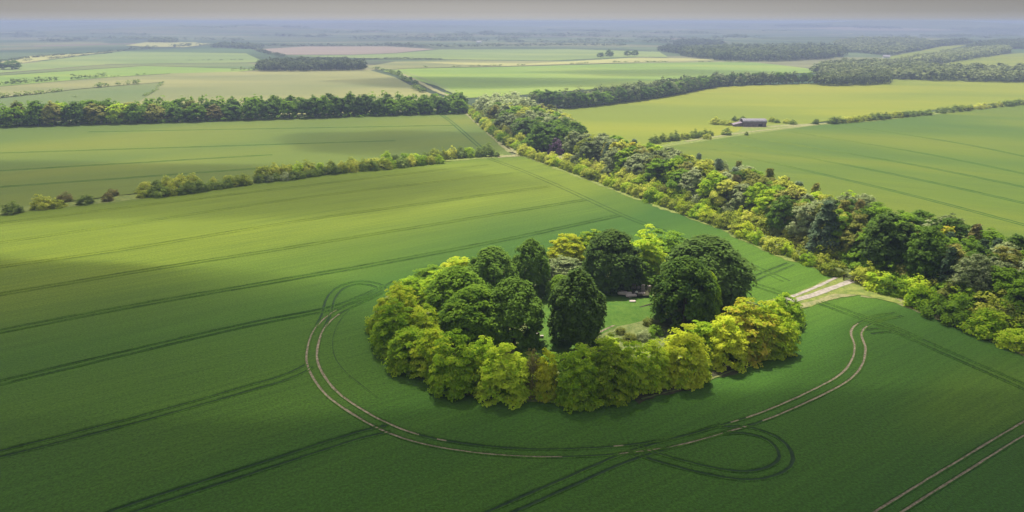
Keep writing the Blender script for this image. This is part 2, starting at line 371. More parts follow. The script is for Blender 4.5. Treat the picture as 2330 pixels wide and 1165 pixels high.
BELT_EDGE = [(1185, 352), (1330, 407), (1480, 463), (1640, 520), (1720, 560), (1800, 590), (1870, 614)]
ribbon('grass_verge', BELT_EDGE, 2.0, M['verge'], .06, .5, 1.6, label='dry grass margin between field and hedge')
ribbon('grass_verge', [(1960, 668), (2010, 677), (2060, 693), (2200, 745), (2330, 803), (2600, 920)], 3.2, M['drygrass'], .06, .25, 2, label='dry grass margin at the lower right hedge')
# ground under the hedges and trees of the belt
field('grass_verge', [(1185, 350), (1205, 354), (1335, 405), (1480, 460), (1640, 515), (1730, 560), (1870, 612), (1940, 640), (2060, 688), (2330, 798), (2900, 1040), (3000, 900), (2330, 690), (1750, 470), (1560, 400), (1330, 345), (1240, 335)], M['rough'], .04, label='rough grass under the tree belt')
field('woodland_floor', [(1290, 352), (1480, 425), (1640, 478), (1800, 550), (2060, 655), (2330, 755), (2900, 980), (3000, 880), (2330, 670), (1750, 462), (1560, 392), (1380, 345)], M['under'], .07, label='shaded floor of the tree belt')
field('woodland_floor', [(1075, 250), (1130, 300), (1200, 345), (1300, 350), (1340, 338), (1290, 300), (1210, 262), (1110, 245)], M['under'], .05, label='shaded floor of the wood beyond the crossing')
ribbon('trackway', [(1130, 357), (1180, 354), (1215, 352), (1280, 358), (1330, 372)], 5, M['drygrass'], .09, .1, label='pale grass track at the hedge crossing')
ribbon('trackway', [(1190, 352), (1150, 322), (1105, 290), (1066, 257), (1052, 238), (1030, 222), (990, 205), (950, 185), (915, 168)], 5.5, M['drygrass'], .08, .1, label='pale track running away beside the far wood')
ribbon('trackway', [(1060, 223), (1010, 200), (960, 178), (910, 162), (860, 155)], 6, M['palegreen'], .15, .1, label='faint grass road toward the horizon')
ribbon('field_margin', [(1060, 256), (1105, 296), (1160, 346)], 2.5, M['drygrass'], .07, .2, label='dry margin of the left middle field')
# by the barn
field('grass_verge', [(1480, 338), (1530, 324), (1610, 312), (1680, 299), (1690, 287), (1760, 283), (1860, 281), (1990, 270), (2330, 233), (2500, 214), (2500, 217), (2330, 238), (1990, 276), (1870, 284), (1700, 306), (1560, 328)], M['verge'], .06, label='bright grass wedge around the barn')
ribbon('trackway', [(1560, 322), (1700, 301), (1790, 291), (1870, 282), (1960, 274)], 2.6, M['drygrass'], .12, .15, label='pale track below the barn')
ribbon('yard', [(1690, 289), (1745, 289), (1790, 286), (1850, 283)], 5, M['drygrass'], .1, .2, label='worn pale yard before the barn')

# track from the gate to the copse
ribbon('grass_verge', [(1770, 698), (1830, 682), (1900, 652), (1945, 640)], 7, M['verge'], .08, .06, 2, label='grass either side of the chalk track')
ribbon('grass_verge', [(1795, 707), (1850, 690), (1905, 674), (1960, 668), (2010, 676)], 2.0, M['drygrass'], .10, .15, 1.5, label='dry grass curve at the field corner')
field('grass_verge', [(1925, 648), (1880, 668), (1960, 672), (2060, 695), (2020, 668), (1960, 645)], M['verge'], .11, label='bright grass corner below the gate')
ribbon('trackway', [(1780, 692), (1850, 672), (1905, 652), (1938, 640), (1965, 632)], 1.7, M['trackway'], .14, .07, 1.2, label='pinkish white chalk track to the tree ring')
ribbon('trackway', [(1782, 684), (1830, 665), (1870, 648), (1903, 632)], .9, M['trackway'], .14, .12, 1.2, label='pale grass path beside the chalk track')

# ------------------------------------------------------------------ wheel tracks pressed into the crop
def tracks(px, label, soil=0, gauge=1.9, wid=.42, lip=.16, z=.012, lines=2):
    W = [at(*p) for p in px]; L = resample(cat(W), 1.6); N = normals2(L); n = len(L)
    sides = (-1, 1) if lines == 2 else (0,)
    Vs = []; Qs = []; mi = []; base = 0
    for sd in sides:
        ph = np.cumsum(rng.normal(0, .3, n)); c = L + N * (sd * gauge / 2 + .04 * np.sin(ph))[:, None]
        prof = [(-wid / 2 - .28, 0.0), (-wid / 2 - .12, lip), (-wid / 2, .0), (wid / 2, .0), (wid / 2 + .12, lip), (wid / 2 + .28, 0.0)]
        rows = []
        for k, (off, zz) in enumerate(prof):
            jt = rng.normal(0, .022, n) + np.sign(off) * .04 * wid / .42 * np.sin(ph * 2.1 + k)
            p = c + N * (off + jt)[:, None]
            zt = np.full(n, z + zz) + (rng.normal(0, .025, n) if zz > 0 else 0)
            if k in (0, 5): zt = np.full(n, -.01)
            rows.append(np.c_[p, zt])
        rows = np.stack(rows, 1); Vs.append(rows.reshape(-1, 3))
        i = np.arange(n - 1)[:, None] * 6 + np.arange(5)[None] + base
        Qs.append(np.stack([i, i + 1, i + 7, i + 6], -1).reshape(-1, 4)[:, ::-1])
        a = np.zeros((n - 1, 5), int)
        s = np.linspace(0, 1, n - 1)
        if callable(soil): bare = soil(s, sd) + .22 * np.sin(np.arange(n - 1) * .37 + sd) + rng.normal(0, .10, n - 1) > .5
        else: bare = np.full(n - 1, bool(soil)) 
        a[:, 2] = np.where(bare, 2, 1); mi.append(a.ravel()); base += n * 6
    me = mesh_np('wheel_tracks', np.vstack(Vs), np.vstack(Qs))
    for q in ('crop', 'trod_shade', 'soil'): me.materials.append(M[q])
    me.polygons.foreach_set('material_index', np.concatenate(mi).astype(np.int32)); me.update()
    tag(link('wheel_tracks', me), label, kind='structure')
T = tracks
T([(-120, 523), (300, 470), (700, 422), (1110, 374)], 'faint wheel tracks nearest the low hedge', wid=.28, lip=.08)
T([(-120, 570), (300, 508), (700, 449), (1180, 392)], 'faint wheel tracks across the sunlit crop', wid=.28, lip=.08)
T([(-120, 624), (300, 565), (700, 500), (1250, 424)], 'wheel tracks across the middle of the crop', wid=.32, lip=.1)
T([(-120, 690), (350, 612), (700, 557), (1330, 455)], 'wheel tracks ending at the headland line', wid=.34, lip=.12)
T([(-120, 778), (300, 697), (700, 628), (860, 600), (1150, 545), (1410, 490)], 'wheel tracks running up behind the tree ring')
T([(-120, 900), (300, 800), (560, 740), (740, 705), (810, 682), (880, 652)], 'wheel tracks joining the left teardrop loop')
T([(-150, 1070), (300, 958), (560, 885), (650, 858), (705, 832)], 'wheel tracks meeting the curved headland track', wid=.5)
T([(180, 1210), (290, 1160), (600, 1060), (800, 995), (885, 975)], 'wheel tracks in the lower left crop', wid=.5)
T([(1080, 1190), (1150, 1160), (1290, 1098), (1430, 1038), (1560, 1000), (1650, 972)], 'wheel tracks crossing the lower curve', wid=.5)
T([(1112, 360), (1200, 393), (1300, 436), (1410, 487), (1500, 522), (1600, 560), (1700, 600), (1790, 640)], 'headland wheel tracks parallel to the belt', wid=.32, lip=.1)
T([(1600, 690), (1680, 652), (1740, 624), (1800, 600)], 'short crossing wheel tracks right of the tree ring')
T([(1640, 620), (1700, 642), (1790, 672)], 'short wheel tracks above the chalk track')
circ = [(905, 640), (868, 660), (810, 690), (760, 716), (725, 752), (710, 800), (716, 840), (752, 892), (815, 938), (885, 975), (970, 1003), (1080, 1021), (1200, 1030), (1330, 1029), (1450, 1019), (1560, 1000), (1660, 972), (1750, 942), (1850, 898), (1920, 860), (1950, 825), (1957, 790), (1948, 755), (1975, 732), (2040, 716)]
def circsoil(s, sd):
    v = np.where((s > .11) & (s < .40), 1.0, 0.0)
    if sd < 0: v = np.where((s > .10) & (s < .47), .95, v)
    v = np.maximum(v, np.where((s > .60) & (s < .95), .72 if sd < 0 else .45, 0)); v = np.maximum(v, np.where((s > .72) & (s < .95), 1.0, 0))
    v = np.maximum(v, np.where((s > .40) & (s < .62), .66 if sd < 0 else .3, 0))
    return v
T(circ, 'curving wheel tracks with bare soil around the tree ring', soil=circsoil, wid=.38, z=.03)
T([(716, 765), (742, 715), (752, 680), (775, 655), (815, 643), (855, 648), (868, 658), (850, 672), (800, 694)], 'small teardrop turning loop of wheel tracks', z=.02)
T([(1440, 1022), (1500, 1042), (1600, 1068), (1690, 1082), (1755, 1072), (1788, 1048), (1778, 1015), (1745, 992), (1690, 978), (1640, 980)], 'lower teardrop turning loop of wheel tracks', z=.02, wid=.45)
T([(1865, 688), (1960, 722), (2050, 755), (2130, 792), (2330, 880), (2500, 960)], 'wheel tracks leading off to the lower right', z=.02, wid=.52, lip=.2)
T([(1955, 745), (1990, 725), (2045, 715)], 'short fork of wheel tracks', z=.015)
T([(1975, 755), (2030, 752), (2090, 775)], 'curved fork of wheel tracks at the right', z=.01)
T([(1940, 1220), (2020, 1165), (2180, 1066), (2330, 975), (2450, 905)], 'bare soil wheel tracks in the lower right corner', soil=1, wid=.3)
T([(865, 655), (800, 700), (765, 745), (758, 800), (785, 845), (860, 905)], 'thin single line inside the curve', lines=1, wid=.12, lip=.08)
T([(1000, 258), (1030, 280), (1070, 315), (1112, 352)], 'wheel tracks across the field before the left belt', wid=.3, lip=.06)
for k, (a, b) in enumerate([((1640, 322), (2400, 478)), ((1800, 300), (2400, 410)), ((1700, 312), (2400, 440)), ((1620, 340), (2400, 530)), ((1950, 290), (2420, 375))]):
    T([a, ((a[0] + b[0]) / 2, (a[1] + b[1]) / 2 - 6), b], 'faint parallel wheel tracks in the right field', z=.035, wid=.22, lip=.06)
for (a, b) in [((-60, 392), (620, 352)), ((-60, 430), (700, 375)), ((-60, 350), (900, 320)), ((200, 300), (1040, 285))]:
    T([a, ((a[0] + b[0]) / 2, (a[1] + b[1]) / 2), b], 'faint wheel tracks in the left middle field', wid=.22, lip=.06)

# ------------------------------------------------------------------ foliage builder
def quads(P, N, size, asp=1.5):
    """leaf sprays: one small quad per point"""
    n = len(P)
    N = N / (np.linalg.norm(N, axis=1)[:, None] + 1e-9)
    r = rng.normal(size=(n, 3)); U = np.cross(N, r); U /= np.linalg.norm(U, axis=1)[:, None] + 1e-9
    W = np.cross(N, U); s = size * rng.uniform(.6, 1.35, n)[:, None]
    a = U * s * asp * .5; b = W * s * .5
    V = np.stack([P - a, P - b * .9 + a * .1, P + a, P + b], 1)
    V[:, 1] += rng.normal(0, .08, (n, 3)) * s; V[:, 3] += rng.normal(0, .08, (n, 3)) * s
    return V.reshape(-1, 3), np.arange(4 * n).reshape(n, 4)
def sph(n):
    v = rng.normal(size=(n, 3)); return v / np.linalg.norm(v, axis=1)[:, None]
def crown(shape, w, h, z0, nclump, nleaf, leaf, flat=.45, cr=.26, up=.8, shell=.72):
    """returns vertices and faces of a crown: sprays grouped in clumps through an envelope"""
    D = sph(nclump * 2); D = D[D[:, 2] > -.75][:nclump]; nclump = len(D)
    rad = shell + (1 - shell) * rng.random(nclump) ** .6
    rad *= rng.uniform(.82, 1.1, nclump)
    hc = (h - z0) / 2; zc = z0 + hc
    if shape == 'round':
        Cn = D * np.c_[[w / 2] * nclump, [w / 2] * nclump, [hc] * nclump] * rad[:, None]; Cn[:, 2] += zc
        t = (Cn[:, 2] - z0) / (h - z0)
        Cn[:, :2] *= (.80 + .38 * np.clip(1 - np.abs(t - .42) * 1.6, 0, 1))[:, None]
    elif shape in ('cone', 'column'):
        t = rng.random(nclump) ** (1.25 if shape == 'cone' else .9); ang = rng.uniform(0, 2 * math.pi, nclump)
        prof = (1 - t) ** .75 if shape == 'cone' else np.sqrt(np.clip(1 - (t * 1.02 - .35) ** 2 / .48, .02, 1))
        rr = w / 2 * prof * rng.uniform(.55, 1.1, nclump)
        Cn = np.c_[rr * np.cos(ang), rr * np.sin(ang), z0 + t * (h - z0)]; D = np.c_[np.cos(ang), np.sin(ang), np.full(nclump, .35)]
    elif shape == 'bell':
        t = rng.random(nclump) ** .72; ang = rng.uniform(0, 2 * math.pi, nclump)
        prof = np.where(t > .42, np.sqrt(np.clip(1 - ((t - .42) / .58) ** 2, 0, 1)), .84 + .16 * t / .42)
        rr = w / 2 * prof * (shell + (1 - shell) * rng.random(nclump) ** .5) * rng.uniform(.9, 1.06, nclump) * np.where(t > .72, rng.random(nclump) ** .4, 1)
        rr *= 1 + .07 * np.sin(ang * 3 + rng.uniform(0, 6)) + .06 * np.sin(ang * 5 + t * 6)
        Cn = np.c_[rr * np.cos(ang), rr * np.sin(ang), z0 + t * (h - z0)]; el = np.clip((t - .3) * 1.5, -.1, 1.2)
        D = np.c_[np.cos(ang) * np.cos(el), np.sin(ang) * np.cos(el), np.sin(el)]
    elif shape == 'dome':
        D[:, 2] = np.abs(D[:, 2]) * 1.05 - .05
        Cn = D * np.array([w / 2, w / 2, h - z0]) * rad[:, None]; Cn[:, 2] += z0 + .03 * h
    rc = w * cr * rng.uniform(.7, 1.25, nclump)
    per = nleaf // nclump; idx = np.repeat(np.arange(nclump), per); n = len(idx)
    q = sph(n) * (rng.random(n) ** .4)[:, None]
    fl = flat if shape != 'cone' else .28
    q[:, 2] *= fl
    # each clump droops away from the stem
    P = Cn[idx] + q * rc[idx][:, None]
    out2 = D[idx][:, :2]; run = (q[:, :2] * out2).sum(1) * rc[idx]
    P[:, 2] -= np.where(run > 0, run * (.35 if flat < .6 else .9), 0)
    P[:, 2] = np.maximum(P[:, 2], .15)
    Nn = D[idx] * .75 + np.array([0, 0, up]) + q * .9 + rng.normal(0, .38, (n, 3))
    return quads(P, Nn, leaf)
def trunk_mesh(name, h, r, spread, nl=6):
    bm = bmesh.new()
    def tube(p0, p1, r0, r1, n=7):
        d = (p1 - p0).normalized(); u = d.orthogonal().normalized(); v = d.cross(u); a = []; b = []
        for k in range(n):
            g = 2 * math.pi * k / n; a.append(bm.verts.new(p0 + (u * math.cos(g) + v * math.sin(g)) * r0)); b.append(bm.verts.new(p1 + (u * math.cos(g) + v * math.sin(g)) * r1))
        for k in range(n): bm.faces.new((a[k], a[(k + 1) % n], b[(k + 1) % n], b[k]))
    pts = [Vector((0, 0, -.2)), Vector((.05, .02, h * .1)), Vector((random.uniform(-.2, .2), random.uniform(-.2, .2), h * .45)), Vector((random.uniform(-.3, .3), random.uniform(-.3, .3), h * .86))]
    rad = [r * 1.6, r, r * .7, r * .12]
    for i in range(3): tube(pts[i], pts[i + 1], rad[i], rad[i + 1])
    for k in range(nl):
        a = k * 2.4 + random.random(); z = h * random.uniform(.22, .7); o = pts[1].lerp(pts[3], max(0, (z - h * .1) / (h * .76)))
        L = spread * random.uniform(.5, .8)
        mid = o + Vector((math.cos(a) * L * .55, math.sin(a) * L * .55, L * .35)); e = o + Vector((math.cos(a) * L, math.sin(a) * L, L * .75))
        tube(o, mid, r * .38, r * .22, 5); tube(mid, e, r * .22, r * .05, 5)
    me = bpy.data.meshes.new(name); bm.to_mesh(me); bm.free(); me.materials.append(M['bark'])
    for p in me.polygons: p.use_smooth = True
    return me

PROTO = {}
def proto(key, n, **kw):
    PROTO[key] = []
    for i in range(n):
        V, Q = crown(**kw)
        PROTO[key].append((mesh_np('crown_' + key, V, Q, LEAF['mid']), kw['w'], kw['h']))
proto('spray', 7, shape='dome', w=10, h=9, z0=.3, nclump=260, nleaf=15000, leaf=.34, flat=.2, cr=.115, up=1.2, shell=.66)
proto('oak', 6, shape='bell', w=11, h=14, z0=.3, nclump=330, nleaf=23000, leaf=.40, flat=.75, cr=.10, up=.75, shell=.70)
proto('weep', 3, shape='bell', w=10, h=15, z0=.4, nclump=380, nleaf=23000, leaf=.36, flat=1.6, cr=.075, up=.45, shell=.70)
proto('belt', 8, shape='round', w=8.6, h=13, z0=.6, nclump=170, nleaf=8000, leaf=.38, flat=.5, cr=.11, up=.95, shell=.66)
proto('conifer', 4, shape='cone', w=7.6, h=13.5, z0=.8, nclump=150, nleaf=5600, leaf=.42, flat=.3, cr=.15, up=1.0)
proto('larch', 3, shape='cone', w=6, h=13.5, z0=.8, nclump=110, nleaf=4000, leaf=.4, flat=.9, cr=.16, up=.4)
proto('far', 7, shape='round', w=9.5, h=13, z0=.0, nclump=80, nleaf=2200, leaf=.75, flat=.55, cr=.15, up=.8, shell=.7)
proto('bush', 7, shape='dome', w=5, h=3.6, z0=.1, nclump=60, nleaf=2600, leaf=.24, flat=.5, cr=.16, up=1.0, shell=.62)
TRUNK = {k: trunk_mesh('trunk_' + k, hh, rr, sp) for k, hh, rr, sp in (('spray', 8, .16, 3), ('oak', 12, .42, 4.5), ('weep', 13, .4, 3), ('belt', 11, .2, 2.6), ('conifer', 13, .2, 1.4), ('larch', 13, .17, 1.2), ('far', 11, .3, 3))}
PH = {k: PROTO[k][0][2] for k in PROTO}
used = {}
def tree(kind, leaf, x, y, w_, h_, label, group=None, name='broadleaf_tree', cat_='tree', z=0.0, rz=None, wy=None):
    me, pw, ph = PROTO[kind][random.randrange(len(PROTO[kind]))]
    r = empty(name, (x, y, z), random.uniform(0, 6.28) if rz is None else rz)
    sx = w_ / pw; sz = h_ / ph; sy = (wy or w_ * random.uniform(.9, 1.1)) / pw
    c = bpy.data.objects.new('crown', me); COL.objects.link(c); c.parent = r; c.scale = (sx, sy, sz)
    c.material_slots[0].link = 'OBJECT'; c.material_slots[0].material = LEAF[leaf]
    t_ = bpy.data.objects.new('trunk', TRUNK[kind]); COL.objects.link(t_); t_.parent = r; t_.scale = (sx, sy, sz)
    return tag(r, label, cat_, group)
def bush(leaf, x, y, w_, h_, label, group=None, name='bush', cat_='bush', kind='bush', z=0.0):
    me, pw, ph = PROTO[kind][random.randrange(len(PROTO[kind]))]
    c = bpy.data.objects.new(name, me); COL.objects.link(c); c.location = (x, y, z)
    c.rotation_euler = (0, 0, random.uniform(0, 6.28)); c.scale = (w_ / pw, w_ / pw * random.uniform(.85, 1.15), h_ / ph)
    c.material_slots[0].link = 'OBJECT'; c.material_slots[0].material = LEAF[leaf]
    return tag(c, label, cat_, group)
def place(px, ybot, ytop, wpx, back=.8):
    """centre, width and height in metres of something whose outline is known"""
    x0, y0 = at(px, ybot); W = wpx * depth(x0, y0) / F; r = W / 2 * back; d = math.hypot(x0, y0)
    x, y = x0 * (1 + r / d), y0 * (1 + r / d)
    z0 = float(hgt(x, y))
    return x, y, W * depth(x, y) / depth(x0, y0), max(.6, h_for_top(y, ytop) - z0), z0
def ptree(kind, leaf, px, ybot, ytop, wpx, label, back=.8, **k):
    x, y, W, H, z = place(px, ybot, ytop, wpx, back); return tree(kind, leaf, x, y, W, H, label, z=z, **k)
def pbush(leaf, px, ybot, ytop, wpx, label, back=.8, **k):
    x, y, W, H, z = place(px, ybot, ytop, wpx, back); return bush(leaf, x, y, W, H, label, z=z, **k)

# ------------------------------------------------------------------ the tree ring
rim = [(856, 745), (872, 800), (905, 838), (985, 868), (1015, 890), (1100, 908), (1200, 914), (1350, 924), (1440, 900), (1520, 884), (1600, 858), (1700, 822), (1785, 790), (1806, 740), (1700, 680), (1640, 640), (1560, 600), (1400, 585), (1200, 600), (1010, 640), (880, 672), (856, 705)]
field('copse_floor', rim, M['rough'], .05, label='rough grass floor inside the tree ring')
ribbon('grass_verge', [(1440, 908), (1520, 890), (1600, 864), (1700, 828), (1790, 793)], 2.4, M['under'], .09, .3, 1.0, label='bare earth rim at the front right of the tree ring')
ribbon('grass_verge', [(1460, 909), (1540, 887), (1620, 862), (1710, 828), (1770, 805)], .35, M['rough'], .12, .5, .7, label='thin dry grass line at the tree ring edge')
def mound(name, cx, cy, rx, ry, h, mat, rz, label):
    n = 40; k = 14; V = []; Q = []
    for i in range(k + 1):
        r = i / k
        for j in range(n):
            a = 2 * math.pi * j / n; x = r * rx * math.cos(a); y = r * ry * math.sin(a)
            z = h * (1 - r * r) ** 1.5 + .10 + .04 * math.sin(x * 1.3) * math.cos(y * 1.1) * (1 - r) - .08 * (i == k)
            V.append((cx + x * math.cos(rz) - y * math.sin(rz), cy + x * math.sin(rz) + y * math.cos(rz), z))
    for i in range(k):
        for j in range(n): Q.append((i * n + j, (i + 1) * n + j, (i + 1) * n + (j + 1) % n, i * n + (j + 1) % n))
    return tag(link(name, mesh_np(name, V, Q, mat, True)), label, kind='structure')
mc = at(1395, 708); mound('terrain_mound', mc[0], mc[1], 15, 7.5, 1.0, M['lawn'], R(28), 'low turf covered long barrow inside the tree ring')
field('lawn', [(1170, 800), (1225, 700), (1250, 640), (1300, 620), (1400, 640), (1470, 660), (1500, 690), (1440, 725), (1370, 760), (1300, 800), (1230, 820)], M['lawn'], .10, label='short bright turf beside the barrow')
ribbon('trackway', [(1345, 766), (1400, 740), (1440, 722), (1490, 700)], .55, M['soil'], .16, .15, .8, label='narrow worn footpath through the clearing')

RG = 'trees of the copse ring'
F_ = ptree
F_('spray', 'yellow', 912, 765, 652, 105, 'yellow-green tree at the left tip of the ring, upper one', group=RG)
F_('spray', 'lime', 905, 808, 688, 112, 'lime green tree bulging at the left end of the ring', group=RG)
F_('spray', 'yellow', 960, 800, 697, 95, 'yellow-tipped tree just inside the left end of the ring', group=RG)
F_('spray', 'lime', 935, 852, 752, 100, 'lime green tree at the lower left corner of the ring', group=RG)
F_('spray', 'yellow', 985, 866, 752, 100, 'yellow-green tree beside the lower left corner of the ring', group=RG)
F_('spray', 'lime', 1040, 905, 762, 118, 'large lime tree bulging furthest out at the front left', group=RG)
F_('spray', 'lime', 1148, 918, 790, 118, 'lime tree left of the grey dead bush at the front', group=RG)
F_('spray', 'lime', 1095, 885, 770, 85, 'mid green tree wedged between two front lime trees', group=RG)
pbush('brown', 1212, 905, 800, 46, 'greyish brown half-dead bush in the front gap of the ring', name='shrub', cat_='shrub')
F_('spray', 'gold', 1243, 912, 802, 58, 'golden yellow narrow tree at the front centre', group=RG)
F_('spray', 'lime', 1315, 930, 792, 120, 'broad lime tree at the lowest point of the ring', group=RG)
F_('spray', 'yellow', 1385, 920, 768, 100, 'yellow-green tree right of the lowest lime tree', group=RG)
F_('spray', 'lime', 1432, 905, 775, 82, 'mid green tree darker than its front neighbours', group=RG)
F_('spray', 'lime', 1478, 892, 780, 84, 'lime tree left of the tall front right yellow tree', group=RG)
F_('spray', 'yellow', 1548, 880, 742, 116, 'tall yellow-green tree at the front right of the ring', group=RG)
F_('spray', 'lime', 1592, 830, 738, 90, 'lime tree behind two yellow trees at the front right', group=RG)
F_('spray', 'yellow', 1643, 840, 726, 100, 'yellow-green tree overhanging the bare earth rim', group=RG)
F_('spray', 'bronze', 1690, 820, 684, 135, 'large orange-topped tree near the right end of the ring', group=RG)
F_('spray', 'yellow', 1745, 812, 695, 105, 'yellow-green tree on the right end of the ring', group=RG)
F_('spray', 'lime', 1782, 745, 672, 85, 'lime tree at the right tip beside the chalk track', group=RG)
F_('spray', 'lime', 1000, 700, 618, 90, 'lime tree on the upper left rim of the ring', group=RG)
F_('spray', 'mid', 985, 668, 606, 90, 'dull green tree on the upper left rim', group=RG)
F_('spray', 'yellow', 1045, 655, 586, 90, 'yellow tree on the back left rim of the ring', group=RG)
F_('spray', 'lime', 940, 690, 632, 80, 'green tree beside the maroon bush', group=RG)
pbush('maroon', 936, 668, 642, 40, 'dark maroon bush on the upper left rim of the ring', name='shrub', cat_='shrub')
F_('spray', 'gold', 1290, 600, 532, 90, 'golden tree on the back rim between dark trees', group=RG)
F_('spray', 'yellow', 1350, 590, 527, 85, 'yellow-green tree on the back rim left of the round dark tree', group=RG)
F_('spray', 'greygreen', 1283, 640, 588, 90, 'pale grey-green low tree behind the weeping tree', group=RG)
F_('spray', 'lime', 1462, 640, 523, 100, 'bright green tree behind the round dark tree', group=RG)
F_('spray', 'mid', 1510, 620, 525, 110, 'mid green tree on the back rim, tallest there', group=RG)
F_('spray', 'mid', 1455, 655, 590, 75, 'green low branches over the standing stones', group=RG)
BG = 'tall beeches inside the ring'
F_('oak', 'mid', 1042, 742, 612, 140, 'tall mid green tree inside the left of the ring', group=BG)
F_('oak', 'dark', 1122, 690, 566, 118, 'dark green tree inside the back left of the ring', group=BG)
F_('oak', 'dark', 1207, 675, 548, 84, 'dark narrow oval tree standing apart at the back', group=BG)
F_('oak', 'mid', 1085, 800, 655, 150, 'broad mid green tree inside the front left', group=BG)
F_('oak', 'dark', 1168, 800, 638, 124, 'very large dark tree left of the grass corridor', group=BG)
F_('weep', 'black', 1308, 800, 622, 122, 'dark weeping tree in the middle of the ring', group=BG)
F_('oak', 'mid', 1272, 690, 628, 60, 'small mid green tree touching the weeping tree', group=BG)
F_('oak', 'black', 1388, 672, 528, 130, 'round very dark tree above the stones', group=BG)
F_('oak', 'black', 1598, 710, 542, 180, 'huge dark spreading tree at the back right', group=BG)
F_('oak', 'dark', 1552, 758, 590, 138, 'large dark tree right of the stones', group=BG)
F_('oak', 'lime', 1604, 735, 622, 62, 'light green tree between the two large dark trees', group=BG)
for (lf, px, yb, yt, wp, lb) in [('mid', 1255, 832, 804, 46, 'green undergrowth bush at the foot of the grass corridor'), ('mid', 1200, 830, 798, 48, 'dark low bush below the very large dark tree'), ('lime', 1385, 800, 768, 52, 'lime undergrowth bush by the footpath'),
        ('olive', 1432, 782, 758, 34, 'olive bush in the undergrowth, first of a row of three'), ('greygreen', 1462, 778, 752, 32, 'grey-green bush in the undergrowth, second of a row of three'), ('mid', 1490, 768, 742, 34, 'green bush in the undergrowth, third of a row of three'), ('olive', 1412, 762, 744, 26, 'small olive bush nearest the footpath'),
        ('lime', 1332, 828, 790, 56, 'lime bush below the weeping tree'), ('olive', 1474, 742, 722, 26, 'small olive bush at the path end')]:
    pbush(lf, px, yb, yt, wp, lb, name='bush')
for (seg, lab) in (([(862, 770), (885, 822), (930, 846), (985, 868), (1020, 893), (1110, 910), (1195, 914)], 'low green shrub at the foot of the left front of the tree ring'),
                   ([(1240, 918), (1340, 926), (1440, 902), (1520, 882), (1590, 856)], 'low green shrub at the foot of the middle front of the tree ring'), ([(1620, 842), (1700, 815), (1780, 785), (1800, 745)], 'low green shrub at the foot of the right front of the tree ring')):
    W_ = resample(cat([at(*p) for p in seg], 6), 3.4)
    for p in W_:
        q = p * (1 + random.uniform(1.8, 4.5) / np.linalg.norm(p)); ww = random.uniform(3.6, 5.6)
        bush(random.choice(['lime', 'lime', 'yellow', 'mid']), q[0], q[1], ww, random.uniform(2.6, 4.6), lab, 'low shrubs under the outer trees of the ring', kind='bush', name='shrub', cat_='shrub')

# stones
def rock(name, x, y, sx, sy, sz, mat, label, rz=0, tilt=0, group=None, z=.6):
    bm = bmesh.new(); bmesh.ops.create_cube(bm, size=1)
    bmesh.ops.subdivide_edges(bm, edges=bm.edges[:], cuts=3, use_grid_fill=True)
    for v in bm.verts:
        c = v.co; l = max(abs(c.x), abs(c.y), abs(c.z)); s = c.normalized() * .5
        v.co = c.lerp(s * 1.15, .38); tp = 1 - .25 * max(0, v.co.z + .2) if sz > sx else 1
        v.co = Vector((v.co.x * sx * tp, v.co.y * sy * tp, (v.co.z + .42) * sz)) + Vector([random.uniform(-.05, .05) * min(sx, sy, 1.2) for _ in range(3)])
    me = bpy.data.meshes.new(name); bm.to_mesh(me); bm.free(); me.materials.append(mat)
    o = link(name, me); o.location = (x, y, z); o.rotation_euler = (tilt, tilt * .4, rz)
    return tag(o, label, 'stone', group)
def prock(px, py, *a, **k):
    x, y = at(px, py); return rock('standing_stone' if a[2] > 1 else 'stone_slab', x, y, *a, **k)
prock(1427, 664, 1.3, .6, 2.2, M['stone'], 'grey upright stone at the left of the group', rz=.2, tilt=.06, z=.2)
prock(1441, 664, 1.2, .6, 1.9, M['stone'], 'grey upright stone second from the left', rz=-.1, z=.2)
prock(1452, 664, .9, .6, 1.3, M['stone'], 'low upright stone behind the seated person', rz=.3, z=.2)
prock(1463, 670, 1.0, .6, 2.4, M['stone'], 'tallest grey upright stone at the right of the group', rz=.1, tilt=-.08, z=.2)
prock(1476, 664, 1.2, .7, 1.5, M['stone'], 'squat upright stone half under green branches', rz=.4, z=.2)
prock(1421, 675, 3.2, 1.7, .45, M['stonepale'], 'large flat pinkish slab left of the seated person', rz=-.25, z=.75)
prock(1436, 681, 2.4, 1.2, .4, M['stonepale'], 'flat pale slab in front of the seated person', rz=.15, z=.75)
prock(1456, 676, 2.4, 1.1, .4, M['stone'], 'reddish flat slab right of the seated person', rz=.05, z=.75)
prock(1439, 695, 1.4, .8, .4, M['stonepale'], 'single small pale slab lying on the lawn', rz=.1, z=.8)
prock(1223, 765, .8, .6, .7, M['stonepale'], 'pale kerb stone in the grass corridor, left one', z=.1)
prock(1233, 769, .7, .5, .5, M['stonepale'], 'pale kerb stone in the grass corridor, right one', z=.1)
field('copse_floor', [(1418, 668), (1440, 662), (1470, 664), (1480, 680), (1440, 683)], M['under'], .9, label='bare brown earth around the stones')
